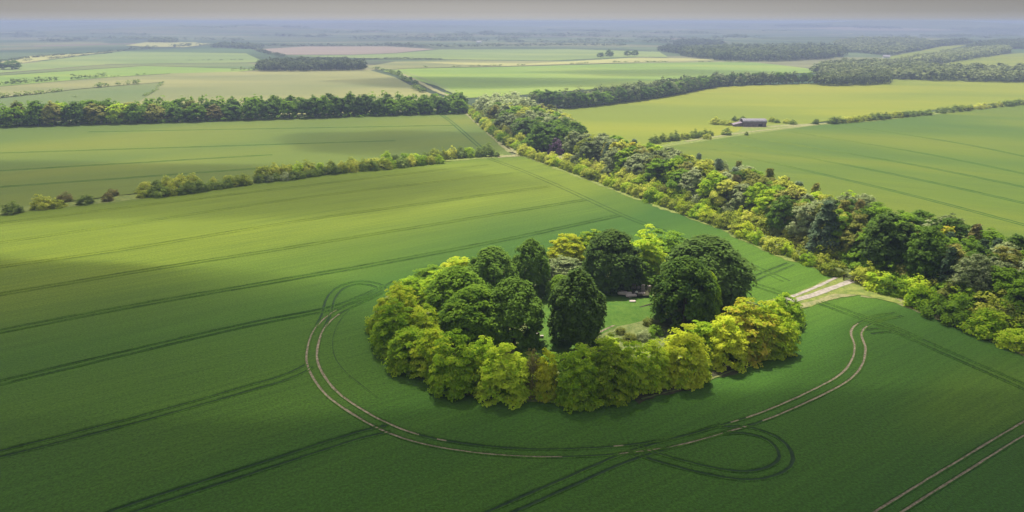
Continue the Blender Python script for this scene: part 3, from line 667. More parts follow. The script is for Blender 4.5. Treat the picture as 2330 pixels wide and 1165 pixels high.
def log(px0, py0, px1, py1, r, label, z=.6):
    a = Vector((*at(px0, py0), z)); b = Vector((*at(px1, py1), z)); L = resample([(a.x, a.y), (b.x, b.y)], .5); bm = bmesh.new(); prev = None
    d = (b - a).normalized(); u = Vector((-d.y, d.x, 0))
    for i, p in enumerate(L):
        rr = r * (1 - .35 * i / len(L)) * random.uniform(.9, 1.1)
        ring = [bm.verts.new((p[0] + u.x * rr * math.cos(g), p[1] + u.y * rr * math.cos(g), z + rr * math.sin(g))) for g in [k * math.pi / 4 for k in range(8)]]
        if prev:
            for k in range(8): bm.faces.new((prev[k], prev[(k + 1) % 8], ring[(k + 1) % 8], ring[k]))
        else: bm.faces.new(ring[::-1])
        prev = ring
    bm.faces.new(prev)
    me = bpy.data.meshes.new('fallen_log'); bm.to_mesh(me); bm.free(); me.materials.append(M['log'])
    return tag(link('fallen_log', me), label, 'log')
log(1455, 706, 1486, 696, .34, 'long dark fallen log at the end of the footpath', .5)
log(1424, 718, 1437, 711, .28, 'short dark log left of the longer one', .45)

# seated person by the stones
def person(x, y, z, rz):
    r = empty('person', (x, y, z), rz); tag(r, 'person in a white top sitting on the slab before the standing stones', 'person')
    def skin(name, pts, edges, rad, mat, par):
        me = bpy.data.meshes.new(name); me.from_pydata(pts, edges, []); o = link(name, me, mat, par)
        md = o.modifiers.new('skin', 'SKIN')
        for v, q in zip(me.skin_vertices[0].data, rad): v.radius = (q, q)
        me.skin_vertices[0].data[0].use_root = True
        o.modifiers.new('sub', 'SUBSURF').levels = 1; o.modifiers[-1].render_levels = 1; return o
    P = [(0, 0, .12), (0, .03, .35), (0, .08, .55), (0, .1, .66), (0, .12, .76), (0, .11, .86),
         (.18, .1, .58), (.27, .22, .38), (.2, .4, .28), (-.18, .1, .58), (-.27, .22, .38), (-.2, .4, .28),
         (.12, .1, .12), (.17, .5, .2), (.16, .55, -.22), (.16, .68, -.26), (-.12, .1, .12), (-.17, .5, .2), (-.16, .55, -.22), (-.16, .68, -.26)]
    E = [(0, 1), (1, 2), (2, 3), (3, 4), (4, 5), (2, 6), (6, 7), (7, 8), (2, 9), (9, 10), (10, 11), (0, 12), (12, 13), (13, 14), (14, 15), (0, 16), (16, 17), (17, 18), (18, 19)]
    rd = [.15, .14, .15, .06, .1, .09, .06, .045, .035, .06, .045, .035, .09, .07, .045, .035, .09, .07, .045, .035]
    skin('body', P, E, rd, plain_mat('skin', (.5, .33, .25), .6, .05), r)
    skin('shirt', P[:3] + [P[6], P[7], P[9], P[10]], [(0, 1), (1, 2), (2, 3), (3, 4), (2, 5), (5, 6)], [.18, .17, .18, .085, .065, .085, .065], M['white'], r)
    skin('trousers', [P[0], P[12], P[13], P[14], P[16], P[17], P[18]], [(0, 1), (1, 2), (2, 3), (0, 4), (4, 5), (5, 6)], [.17, .11, .09, .065, .11, .09, .065], plain_mat('dark_cloth', (.03, .035, .06), .8), r)
    skin('hair', [(0, .09, .8), (0, .09, .9)], [(0, 1)], [.12, .1], plain_mat('dark_hair', (.02, .015, .01), .6), r)
px_, py_ = at(1448, 678); person(px_, py_, 1.05, math.pi * .9)

# ------------------------------------------------------------------ gate, posts and signs
def box(bm, cx, cy, cz, sx, sy, sz, rot=0):
    m_ = Matrix.Translation((cx, cy, cz)) @ Matrix.Rotation(rot, 4, 'Y') @ Matrix.Diagonal((sx, sy, sz, 1))
    bmesh.ops.create_cube(bm, size=1, matrix=m_)
def bobj(name, boxes, mat, parent=None, bev=.01):
    bm = bmesh.new()
    for b in boxes: box(bm, *b)
    bmesh.ops.bevel(bm, geom=bm.edges[:], offset=bev, segments=1, affect='EDGES')
    me = bpy.data.meshes.new(name); bm.to_mesh(me); bm.free(); me.materials.append(mat); o = link(name, me)
    if parent: o.parent = parent
    return o
gx, gy = at(1936, 640); g = empty('field_gate', (gx, gy, 0), R(-22)); tag(g, 'dark wooden gate with posts at the end of the chalk track', 'gate')
bobj('gate_post', [(-1.7, 0, .7, .18, .18, 1.5)], M['log'], g); bobj('gate_post', [(1.7, 0, .7, .18, .18, 1.5)], M['log'], g)
bobj('rail_frame', [(0, 0, .25 + .25 * i, 3.2, .05, .10) for i in range(5)] + [(-1.5, 0, .75, .08, .07, 1.2), (1.5, 0, .75, .08, .07, 1.2), (0, .04, .75, 3.1, .04, .09, .33)], M['log'], g)
def board(px, py, w_, h_, zc, label, rz=0):
    x, y = at(px, py); r = empty('notice_board', (x, y, 0), rz); tag(r, label, 'sign')
    bobj('post', [(-w_ * .4, .06, zc * .5 + .1, .09, .09, zc + .2)], M['wood'], r); bobj('post', [(w_ * .4, .06, zc * .5 + .1, .09, .09, zc + .2)], M['wood'], r)
    bobj('panel', [(0, 0, zc, w_, .04, h_)], M['white'], r)
board(1940, 636, 1.1, .6, .9, 'white notice board right beside the wooden gate', -.4)
board(1954, 636, .8, .6, 1.4, 'smaller white board further right of the gate', -.5)
x, y = at(1212, 343); p = empty('marker_post', (x, y, 0)); tag(p, 'white post by the dark trees at the hedge crossing', 'post')
bobj('post', [(0, 0, .9, .34, .3, 1.8)], M['white'], p, .03); bobj('cap', [(0, 0, 1.84, .42, .38, .1)], M['white'], p)

# ------------------------------------------------------------------ barn with curved roof
M['tin'] = plain_mat('weathered_corrugated_iron', (.36, .33, .37), .55, .22, .6, .4)
M['tinwall'] = plain_mat('rusty_sheet_wall', (.22, .17, .20), .8, .25, 1.0)
def barn():
    x0, y0 = at(1692, 288); x1, y1 = at(1742, 289); cx, cy = (x0 + x1) / 2, (y0 + y1) / 2
    L = math.hypot(x1 - x0, y1 - y0) + 1; rz = math.atan2(y1 - y0, x1 - x0) + .12
    b = empty('barn', (cx, cy, 0), rz); tag(b, 'grey barn with arched roof and lean-to standing alone in the fields', 'barn')
    W = 7.5; he = 2.5; ht = 4.4; n = 12
    # walls: y from 0 (front) to W
    bobj('wall', [(-L * .17, .1, he / 2, L * .66, .2, he), (L * .42, .1, he / 2, L * .16, .2, he), (L * .25, .1, he - .45, L * .18, .2, .9)], M['tinwall'], b)
    bobj('wall', [(0, W, he / 2, L, .2, he)], M['tinwall'], b)
    bobj('door', [(L * .25, .26, (he - .9) / 2, L * .18 - .06, .06, he - .94)], M['log'], b)
    def arc(k): a = math.pi * k / n; return (W / 2 - (W / 2 + .25) * math.cos(a), he + (ht - he) * math.sin(a))
    for s in (-1, 1):
        bm = bmesh.new(); xx = s * L / 2; vs = [bm.verts.new((xx, .1, 0)), bm.verts.new((xx, W, 0))] + [bm.verts.new((xx, min(max(arc(k)[0], .1), W), arc(k)[1] - .06)) for k in range(n, -1, -1)]
        f = bm.faces.new(vs); bmesh.ops.solidify(bm, geom=[f], thickness=.12)
        me = bpy.data.meshes.new('gable_wall'); bm.to_mesh(me); bm.free(); me.materials.append(M['tinwall']); o = link('gable_wall', me); o.parent = b
    bm = bmesh.new(); rows = []; m_ = 60
    for i in range(m_ + 1):
        xx = -L / 2 - .35 + (L + .7) * i / m_
        rows.append([bm.verts.new((xx, arc(k)[0], arc(k)[1] + (.05 if i % 2 else 0))) for k in range(n + 1)])
    for i in range(m_):
        for k in range(n): bm.faces.new((rows[i][k], rows[i + 1][k], rows[i + 1][k + 1], rows[i][k + 1]))
    bmesh.ops.solidify(bm, geom=bm.faces[:], thickness=.06)
    me = bpy.data.meshes.new('roof'); bm.to_mesh(me); bm.free(); me.materials.append(M['tin']); o = link('roof', me); o.parent = b
    # lean-to on the left gable
    bm = bmesh.new(); a0, a1 = -L / 2 - 5.5, -L / 2 - .25
    q = [(a0, 1, 0), (a1, 1, 0), (a1, 1, 2.4), (a0, 1, 1.1), (a0, W - 1, 0), (a1, W - 1, 0), (a1, W - 1, 2.4), (a0, W - 1, 1.1)]
    v = [bm.verts.new(p) for p in q]
    for f in ((0, 1, 2, 3), (7, 6, 5, 4), (0, 3, 7, 4), (1, 5, 6, 2), (3, 2, 6, 7)): bm.faces.new([v[i] for i in f])
    me = bpy.data.meshes.new('lean_to'); bm.to_mesh(me); bm.free(); me.materials.append(M['tinwall']); o = link('lean_to', me); o.parent = b
barn()
for (px, yb, yt, wp, lf, lb) in [(1630, 284, 266, 30, 'hedge', 'largest pale bush left of the barn'), (1652, 285, 272, 26, 'hedge', 'pale bush between the largest bush and the barn'), (1672, 276, 264, 16, 'hedgedark', 'small dark bush behind the barn roof, left'), (1690, 276, 264, 16, 'hedgedark', 'small dark bush touching the barn roof'),
        (1757, 278, 265, 16, 'hedge', 'bush at the right end of the barn'), (1768, 280, 270, 14, 'hedgedark', 'low bush right of the barn end'), (1790, 281, 271, 18, 'hedge', 'pale bush standing right of the barn'), (1804, 284, 272, 18, 'hedgedark', 'dark bush furthest right of the barn'),
        (1855, 283, 269, 16, 'hedgedark', 'lone dark bush between barn and right hedgerow'), (1653, 308, 291, 24, 'hedgedark', 'dark round bush below the barn'), (1698, 308, 299, 9, 'hedgedark', 'tiny bush on the track below the barn'),
        (1616, 309, 296, 16, 'hedgedark', 'dark bush left of the round one below the barn'), (1609, 317, 303, 20, 'hedge', 'pair of low bushes at the lower field edge, left')]:
    pbush(lf, px, yb, yt, wp, lb, name='bush')

# ------------------------------------------------------------------ hedgerows of separate bushes
def along(px, step, jit=0):
    W = [at(*p) for p in px]; L = resample(cat(W, 6), step)
    if jit: L = L + rng.normal(0, jit, L.shape)
    return L
def hedgerow(px, step, w0, w1, h0, h1, leaves, label, group, off=0, skip=.0, jit=.4, kind='bush', name='bush'):
    L = along(px, step); N = normals2(L); n = 0
    if 'low hedgerow' in group: h0, h1, w1 = h0 * 1.2, h1 * 1.25, w1 * 1.1
    for p, nn in zip(L, N):
        if random.random() < skip: continue
        q = p + nn * (off + random.gauss(0, jit)); s = random.random()
        lf = random.choice(leaves)
        bush(lf, q[0], q[1], w0 + (w1 - w0) * s, h0 + (h1 - h0) * (s * .7 + .3 * random.random()), label, group, kind=kind, z=float(hgt(q[0], q[1])), name=name); n += 1
    return n
one = [(30, 488, 459, 42, 'hedgedark', 'dark round bush at the left end of the low hedgerow'), (98, 477, 444, 40, 'hedge', 'light bush third in from the left end'), (132, 474, 452, 36, 'hedge', 'wide light bush under the reddish one'),
       (148, 460, 438, 32, 'brown', 'reddish bush behind the light ones at the left'), (197, 466, 444, 34, 'hedgedark', 'isolated dark bush in the grass strip'), (246, 459, 436, 26, 'brown', 'lower of two reddish bushes in the grass strip'), (258, 447, 427, 26, 'brown', 'upper of two reddish bushes in the grass strip'),
       (558, 422, 396, 30, 'hedge', 'bright round bush standing in a hedge gap'), (1130, 357, 345, 14, 'hedgedark', 'small lone bush beside the crossing'), (330, 450, 430, 30, 'hedge', 'first low bush of the longer left hedge')]
for (px, yb, yt, wp, lf, lb) in one: pbush(lf, px, yb, yt, wp, lb)
HG = 'bushes of the low hedgerow across the big field'
hedgerow([(345, 447), (420, 440), (480, 431), (540, 423)], 3.2, 4, 6, 2.4, 3.6, ['hedgedark', 'hedge'], 'bush in the left unbroken stretch of the low hedgerow', HG)
hedgerow([(330, 437), (370, 430), (410, 424), (440, 421)], 4.2, 4.5, 6, 3, 4, ['hedgedark', 'hedge'], 'bush in the back row at the left of the hedgerow', HG)
hedgerow([(455, 422), (520, 414)], 5, 3, 5, 2, 3, ['hedge'], 'small bush in the back row before the hedge gap', HG)
hedgerow([(592, 414), (660, 408), (718, 400)], 3, 3.6, 5, 2.2, 3, ['hedgedark', 'greygreen'], 'greyish bush in the clipped middle stretch of hedge', HG)
hedgerow([(600, 402), (690, 392), (760, 388), (850, 380)], 4.5, 4, 6.5, 2.8, 4.4, ['hedge', 'hedge', 'lime'], 'bright bush in the middle of the low hedgerow', HG)
hedgerow([(735, 397), (850, 386), (960, 374), (1000, 371)], 4.2, 4, 6, 2.6, 4, ['hedge', 'hedge', 'lime', 'hedgedark'], 'rounded bush in the right half of the low hedgerow', HG)
hedgerow([(880, 372), (1000, 362), (1110, 354)], 4.2, 4.5, 7, 3, 5, ['hedge', 'hedgedark', 'lime'], 'larger bush near the crossing end of the hedgerow', HG)
HB = 'hedge bushes along the left edge of the tree belt'
hedgerow([(1195, 352), (1260, 374), (1330, 399), (1480, 455), (1640, 510), (1700, 538)], 4.0, 4.4, 7.0, 3.2, 5.2, ['hedge', 'hedge', 'yellow', 'hedge', 'lime'], 'yellow-green hedge bush in the outer row beside the big field', HB, off=0)
hedgerow([(1292, 372), (1330, 382), (1480, 436), (1640, 488), (1760, 532), (1850, 570)], 4.6, 5.0, 7.4, 4, 5.6, ['hedge', 'yellow', 'olive', 'hedge', 'greygreen'], 'rounded bush in the second row beside the tree belt', HB, off=0, jit=.8)
hedgerow([(1720, 552), (1790, 580), (1850, 604), (1895, 622)], 3.6, 4, 6.4, 2.8, 4.6, ['hedge', 'lime', 'lime'], 'bush in the outer row just above the gate', HB)
hedgerow([(1880, 590), (1960, 612), (2080, 660), (2200, 710), (2330, 762), (2450, 815)], 4.6, 6.5, 10, 4.4, 6.4, ['lime', 'mid', 'lime', 'mid', 'hedge'], 'broad green bush right of the gate against the tall trees', HB, jit=1.2)
hedgerow([(1968, 645), (2030, 668), (2060, 672)], 3.4, 5.5, 7.5, 3.8, 5.4, ['lime', 'hedge', 'mid'], 'bright bush immediately right of the gate', HB)
hedgerow([(1990, 632), (2080, 672), (2200, 722), (2330, 778), (2420, 820)], 6, 6, 9, 4, 6, ['mid', 'lime', 'mid', 'olive'], 'deep green bush in the middle row of the lower right hedge', HB, jit=1.6)
hedgerow([(2085, 700), (2160, 726), (2230, 756)], 3.6, 5.5, 8.5, 3.4, 5.6, ['mid', 'lime', 'lime'], 'low bush bulging into the lower right field edge', HB, jit=.9)
hedgerow([(2270, 765), (2330, 790), (2420, 830)], 4, 6, 9, 3.6, 5.4, ['lime', 'mid'], 'bush at the extreme right of the lower hedge', HB, jit=.9)
HC = 'hedge bushes beside the wood beyond the crossing'
hedgerow([(1062, 248), (1085, 270), (1120, 300), (1160, 330), (1200, 350)], 5.6, 5, 7.5, 3.2, 5.2, ['hedge', 'hedge', 'lime', 'hedgedark'], 'bright hedge bush left of the far wood', HC)
hedgerow([(1082, 254), (1115, 282), (1160, 315), (1205, 340)], 6.5, 5, 7.5, 4, 6, ['hedge', 'mid', 'olive'], 'rounded bush against the foot of the far wood', HC)
HR = 'bushes of the hedgerow in the right hand fields'
hedgerow([(1895, 281), (1960, 275), (2050, 266), (2110, 261)], 6, 6, 9, 3, 4.6, ['hedge', 'hedgedark', 'hedgedark'], 'bush in the unbroken stretch of the right hedgerow', HR)
hedgerow([(2142, 257), (2200, 250), (2240, 246), (2330, 237), (2420, 228)], 9, 6, 9, 3, 5, ['hedge', 'hedgedark', 'hedgedark'], 'scattered bush toward the right end of the hedgerow', HR, skip=.15)
hedgerow([(1490, 325), (1540, 318), (1600, 310)], 6.5, 5, 8, 3.4, 5, ['hedge', 'hedgedark'], 'bush in the short hedge left of the round dark bush', HR)

# ------------------------------------------------------------------ woods
def inside(poly, p):
    c = False; j = len(poly) - 1
    for i in range(len(poly)):
        if (poly[i][1] > p[1]) != (poly[j][1] > p[1]) and p[0] < (poly[j][0] - poly[i][0]) * (p[1] - poly[i][1]) / (poly[j][1] - poly[i][1]) + poly[i][0]: c = not c
        j = i
    return c
def fill(poly, sp):
    a = np.array(poly); lo = a.min(0); hi = a.max(0); out = []; i = 0; y = lo[1]
    while y < hi[1]:
        x = lo[0] + (sp / 2 if i % 2 else 0)
        while x < hi[0]:
            p = (x + random.uniform(-.28, .28) * sp, y + random.uniform(-.28, .28) * sp)
            if inside(poly, p): out.append(p)
            x += sp
        y += sp * .87; i += 1
    return out
def gp(pts): return [at(*p) for p in pts]
def topy(p, h): # ground pixel row hidden under a crown top at this pixel
    lo, hi = p[1], p[1] + 200
    for _ in range(30):
        m_ = (lo + hi) / 2; X, Y = at(p[0], m_)
        if h_for_top(Y, p[1]) > h: hi = m_
        else: lo = m_
    return (p[0], (lo + hi) / 2)
KL = {('belt', 'greygreen'): 'grey-green leafy tree', ('belt', 'olive'): 'olive green leafy tree', ('belt', 'lime'): 'bright green leafy tree', ('belt', 'mid'): 'mid green leafy tree', ('belt', 'hedge'): 'yellow-green leafy tree', ('belt', 'dark'): 'dark green leafy tree',
      ('conifer', 'needle'): 'dark green conifer', ('conifer', 'silver'): 'silvery green conifer', ('larch', 'brown'): 'brownish narrow larch', ('larch', 'olive'): 'olive narrow larch', ('larch','bronze'): 'bronze tinted narrow larch'}
H_ = 12.5
near = [(1300, 358), (1400, 396), (1480, 425), (1640, 480), (1760, 528), (1880, 580), (2060, 650), (2200, 704), (2330, 755), (2480, 815)]
far_ = [topy(p, H_) for p in [(1345, 298), (1450, 312), (1560, 338), (1700, 368), (1850, 412), (1950, 436), (2100, 468), (2200, 494), (2330, 528), (2480, 570)]]
belt = gp(near + far_[::-1])
pts = fill(belt, 5.9)
pts.sort(key=lambda p: p[1])
mixes = [('belt', 'greygreen', 9), ('belt', 'hedge', 7), ('belt', 'olive', 4), ('belt', 'lime', 1.5), ('belt', 'mid', 2), ('conifer', 'silver', 1.5), ('conifer', 'needle', .8), ('larch', 'brown', .7), ('larch', 'olive', 2), ('larch', 'bronze', 1)]
mixn = [('belt', 'mid', 5), ('belt', 'dark', 4), ('belt', 'olive', 3), ('belt', 'greygreen', 4), ('belt', 'lime', .5), ('conifer', 'needle', 2.5), ('conifer', 'silver', 1.2), ('larch', 'brown', .8), ('larch', 'olive', 1)]
NAMES = {'belt': 'broadleaf_tree', 'conifer': 'conifer_tree', 'larch': 'larch_tree'}
for (x, y) in pts:
    nearness = 1 - min(1, max(0, (y - 160) / 120))
    mm = mixn if random.random() < nearness else mixes
    k, lf, _ = random.choices(mm, [q[2] for q in mm])[0]
    W = random.uniform(7.4, 10.0) if k == 'belt' else random.uniform(5.8, 7.8)
    hh = H_ * random.uniform(.84, 1.04)
    t_ = KL[(k, lf)]; sec = 'lower' if y < 215 else 'upper'
    tree(k, lf, x, y, W, hh, f'{t_} crowded in the {sec} part of the long right tree belt', f'{t_}s of the right tree belt', name=NAMES[k])
NB = len(pts)
# named standouts
ptree('conifer', 'silver', 1868, 592, 458, 84, 'large silvery conifer standing out of the right belt', name='conifer_tree')
ptree('belt', 'dark', 1775, 545, 445, 66, 'dark tree up-belt of the large silvery conifer', name='broadleaf_tree')
ptree('belt', 'dark', 1520, 432, 362, 60, 'dark rounded tree at the front of the upper belt', name='broadleaf_tree')
ptree('belt', 'black', 2010, 640, 484, 100, 'big dark tree beside the silvery conifer, lower right', name='broadleaf_tree')
ptree('belt', 'dark', 2090, 660, 510, 90, 'second big dark tree down-belt of the silvery conifer', name='broadleaf_tree')
pbush('purple', 1264, 353, 318, 34, 'purple flowering shrub at the end of the belt', name='shrub', cat_='shrub')
ptree('larch', 'bronze', 1297, 362, 300, 26, 'bronze larch right beside the purple shrub', name='larch_tree')
ptree('larch', 'bronze', 1395, 392, 325, 26, 'bronze larch in front of the upper belt', name='larch_tree')

wood2 = gp([(1222, 345), (1160, 305), (1115, 275), (1085, 255)] + [topy(p, 12) for p in [(1068, 222), (1100, 211), (1180, 212), (1215, 226), (1270, 245), (1310, 272), (1335, 292)]] + [(1322, 338), (1260, 348)])
p2 = fill(wood2, 8.2)
G2 = 'trees of the rounded wood beyond the crossing'
p2.sort(key=lambda p: p[1]); lim2 = 60
for (x, y) in p2[:lim2]:
    lf = random.choice(['greygreen', 'greygreen', 'greygreen', 'hedge', 'olive', 'mid'])
    if y < 372: lf = random.choice(['dark', 'black', 'mid'])
    tree('far', lf, x, y, random.uniform(9, 12), random.uniform(10, 13), {'greygreen': 'grey-green', 'hedge': 'yellow-green', 'olive': 'olive green', 'mid': 'mid green', 'dark': 'dark green', 'black': 'very dark'}[lf] + ' tree in the rounded wood beyond the crossing', G2)

def mass(name, P, w0, w1, h0, h1, leaf, label, kind='stuff', cat_=None, nl=46, lsz=1.7, shape='round', nc=12):
    """a far wood seen as one mass of crowns, or one hedgerow"""
    Vs = []; n = 0; base = [crown(shape, 1, 1, .06, nc, nl, .22 if nl < 80 else .15, .6, .26, .8, .66)[0].reshape(-1, 4, 3) for _ in range(8)]
    for (x, y) in P:
        b = base[random.randrange(8)]; w_ = random.uniform(w0, w1); h_ = random.uniform(h0, h1); a = random.uniform(0, 6.28)
        c, s = math.cos(a), math.sin(a); q = b.reshape(-1, 3)
        X = (q[:, 0] * c - q[:, 1] * s) * w_ + x; Y = (q[:, 0] * s + q[:, 1] * c) * w_ + y
        Vs.append(np.c_[X, Y, q[:, 2] * h_ + float(hgt(x, y))])
    V = np.vstack(Vs); o = link(name, mesh_np(name, V, np.arange(len(V)).reshape(-1, 4), LEAF[leaf]))
    return tag(o, label, cat_, kind=kind if kind == 'stuff' else None)
if len(p2) > lim2: mass('woodland', p2[lim2:], 9, 12, 10, 13, 'greygreen', 'far half of the rounded wood beyond the crossing', nl=260, nc=26)

# left belt: individual trees
LB = 'trees of the dark belt behind the left middle field'
front = [(-60, 292), (0, 290), (250, 283), (500, 276), (750, 268), (1045, 259)]
k = 0
for row, sp, dh in ((0, 11, 0), (1, 12, 1.2)):
    L = along(front, sp, .8); d = L / np.linalg.norm(L, axis=1)[:, None]
    for p, dd in zip(L, d):
        q = p + dd * (5 + row * 8); pxx = 1165 + F * q[0] / depth(q[0], q[1])
        tall = 11.5 + 1.5 * math.sin(pxx / 90) + random.uniform(-.8, 1.2) + dh
        if 470 < pxx < 492 and row == 0: lf = 'brown'
        elif pxx < 470: lf = random.choice(['mid', 'lime', 'mid', 'olive', 'dark'])
        else: lf = random.choice(['dark', 'dark', 'mid', 'black'])
        side = 'left' if pxx < 480 else 'right'
        tree('far', lf, q[0], q[1], random.uniform(10.5, 14.5) if side == 'left' else random.uniform(9, 12), tall, {'mid': 'mid green', 'lime': 'light green', 'olive': 'olive', 'dark': 'dark', 'black': 'very dark', 'brown': 'brownish'}[lf] + f' tree in the {side} half of the belt behind the left field', LB)
LB3 = along(front, 8, 1)
mass('woodland', [tuple(p * (1 + 22 / np.linalg.norm(p))) for p in LB3], 9, 12, 11, 13.5, 'mid', 'back rows of the belt behind the left middle field', nl=300, nc=30)
LR = along(front, 6, .6)
mass('undergrowth', [tuple(p * (1 + 1.5 / np.linalg.norm(p))) for p in LR], 4, 7, 2, 4, 'mid', 'low undergrowth along the foot of the left belt', nl=90)

# belt behind the yellow-green field
b3f = [(1222, 238), (1290, 247), (1400, 236), (1500, 222), (1640, 197), (1800, 191), (1900, 188), (2025, 180)]
b3 = gp(b3f + [topy(p, 11) for p in [(2020, 166), (1900, 170), (1830, 165), (1640, 164), (1500, 178), (1400, 193), (1300, 205), (1190, 209)]])
P3 = fill(b3, 8.5)
P3.sort(key=lambda p: p[1]); 
LF = along(b3f, 9, .6)
for p in LF[:48]:
    q = p * (1 + 5 / np.linalg.norm(p)); lf = random.choice(['dark', 'mid', 'greygreen', 'dark'])
    tree('far', lf, q[0], q[1], random.uniform(9, 12), random.uniform(9.5, 12.5), {'mid': 'mid green', 'dark': 'dark', 'greygreen': 'grey-green'}[lf] + ' tree on the front edge of the belt beyond the barn field', 'front trees of the belt beyond the barn field')
mass('woodland', P3, 8, 11, 9, 12.5, 'farlight', 'long sunlit tree belt beyond the barn field', nl=150, nc=20)
def wood(px, sp, label, leaf='farwood', h0=9, h1=13, nl=60, hh=None):
    P = fill(gp(px), sp)
    if P: mass('woodland', P, sp * 1.0, sp * 1.45, h0, h1, leaf, label, nl=nl)
wood([(1850, 165), (1900, 178), (1990, 176), (2080, 168), (2110, 150), (1960, 146), (1870, 152)], 10, 'light grey-green wood at the right before the hill', 'farlight', 8, 11, 70)
wood([(2020, 178), (2100, 184), (2330, 188), (2600, 190), (2600, 168), (2330, 166), (2200, 162), (2060, 160)], 10, 'belt of trees at the right beyond the yellow-green field', 'farlight', 9, 12, 70)
wood([(2060, 152), (2140, 146), (2240, 130), (2300, 120), (2290, 112), (2200, 118), (2120, 132), (2050, 145)], 11, 'diagonal wood climbing the far right slope', 'farlight', 9, 12, 60)
wood([(2200, 112), (2330, 112), (2600, 112), (2600, 98), (2330, 96), (2230, 100)], 13, 'dark wood on the far right ridge', 'farwood', 9, 12)
wood([(2070, 118), (2140, 106), (2210, 100), (2200, 94), (2120, 100), (2060, 112)], 13, 'thin line of trees above the light green slope', 'farwood', 8, 12)
wood([(1540, 126), (1640, 138), (1760, 140), (1880, 134), (1925, 128), (1915, 118), (1880, 112), (1700, 114), (1600, 116)], 13, 'dark blue wooded hill right of centre', 'farwood', 11, 17, 60)
wood([(1500, 116), (1540, 122), (1600, 118), (1580, 110), (1520, 109)], 14, 'small wood at the left foot of the wooded hill', 'farwood', 8, 12)
wood([(1925, 118), (2020, 126), (2060, 120), (2140, 104), (2080, 92), (1960, 92), (1900, 100)], 14, 'hazy wood right of the wooded hill', 'farlight', 9, 13, 50)
wood([(1540, 104), (1640, 104), (1640, 98), (1545, 96)], 18, 'flat hazy wood above the wooded hill', 'farwood', 9, 13, 40)
wood([(585, 162), (640, 163), (730, 162), (825, 160), (830, 152), (780, 146), (650, 147), (600, 152)], 8.5, 'dark square wood behind the barley field', 'farwood', 9, 12.5, 110)
wood([(485, 108), (570, 112), (600, 110), (560, 104), (500, 103)], 16, 'hazy clump beyond the left fields', 'farwood', 8, 12, 40)
wood([(345, 97), (395, 98), (400, 93), (350, 91)], 16, 'small hazy clump on the left plain', 'farwood', 9, 13, 40)
wood([(2180, 73), (2330, 74), (2500, 74), (2500, 68), (2250, 67)], 26, 'wood on the right horizon', 'farwood', 10, 16, 30)
wood([(1960, 66), (2060, 67), (2030, 63), (1940, 62)], 30, 'wood near the right horizon', 'farwood', 10, 16, 30)
wood([(1760, 62), (1900, 62), (1880, 59), (1770, 59)], 34, 'thin wood near the centre right horizon', 'farwood', 10, 16, 30)
# lone far trees
for (px, yb, yt, wp, lb) in [(1366, 131, 119, 16, 'leftmost of four far round trees'), (1386, 130, 113, 17, 'tallest of four far round trees'), (1428, 128, 115, 15, 'third of four far round trees'), (1444, 128, 114, 15, 'last of four far round trees'),
                         (28, 158, 136, 38, 'dark round clump tree at the left edge'), (4, 158, 141, 16, 'half visible dark tree at the left frame edge'),
                         (963, 210, 200, 14, 'tree on the track before the far road, lowest'), (945, 193, 182, 13, 'tree on the track, middle one'), (934, 184, 174, 9, 'small tree on the track, upper one'), (908, 170, 160, 9, 'small tree furthest up the track')]:
    ptree('far', 'dark', px, yb, yt, wp, lb, name='round_tree')
def hedge(px, label, sp=5, w=(4, 6), h=(2, 3.4), leaf='hedgedark', gap=0.0, nl=40, jit=1):
    L = along(px, sp, jit); P = [tuple(p) for i, p in enumerate(L) if random.random() > gap and math.sin(i * .35 + px[0][0]) > -1 + gap]
    if not P: return
    if gap: mass('gapped_hedge', P, w[0], w[1], h[0], h[1], leaf, label, nl=nl)  # hedgerow with gaps, one mesh of separate bushes
    else: mass('hedgerow', P, w[0], w[1], h[0], h[1], leaf, label, kind='thing', cat_='hedge', nl=nl)
hedge([(-20, 196), (60, 188), (160, 181), (240, 174)], 'dark hedge above the narrow tan field', 5, (5, 9), (3, 6), gap=.1)
hedge([(240, 175), (330, 170), (388, 166)], 'thin hedge leading to the barley field corner', 7, (3, 5), (1.5, 2.5), gap=.4)
hedge([(-20, 227), (0, 223), (95, 213), (180, 204), (270, 194), (360, 186)], 'bushy hedge across the olive pasture', 5, (5, 8), (3, 5), gap=.35)
hedge([(370, 187), (352, 207), (320, 222)], 'low hedge on the left side of the barley field', 5, (3, 4), (1, 2), gap=.2)
hedge([(150, 221), (210, 219), (268, 216)], 'low row of bushes in the pasture', 6, (3, 5), (1.5, 2.5), gap=.5)
hedge([(530, 160), (560, 159), (588, 160)], 'short hedge left of the square wood', 6, (5, 8), (3, 5), gap=.2)
hedge([(850, 157), (880, 162), (915, 178), (945, 200), (958, 210)], 'hedge along the right side of the barley field', 6, (5, 8), (3, 4.5), gap=.35)
hedge([(965, 153), (1090, 151), (1190, 148)], 'thin dark hedge at the far side of the green field', 6, (5, 8), (1.5, 3), gap=.25)
hedge([(1290, 146), (1380, 142), (1500, 141), (1720, 140)], 'broken far hedge before the four round trees', 8, (6, 9), (1.5, 3), gap=.45)
hedge([(0, 142), (90, 130), (180, 123), (290, 115)], 'far hedge in the left distance', 10, (6, 11), (3, 5), 'farwood', gap=.1)
hedge([(60, 139), (150, 131), (250, 121)], 'second far hedge in the left distance', 10, (6, 10), (2, 4), 'farwood', gap=.15)
hedge([(290, 114), (380, 108), (480, 104), (560, 104)], 'line of trees on the left plain', 14, (12, 20), (5, 9), 'farwood', gap=.2)
hedge([(560, 104), (700, 106), (880, 105), (960, 107)], 'tree line above the pinkish field', 12, (12, 20), (5, 9), 'farwood')
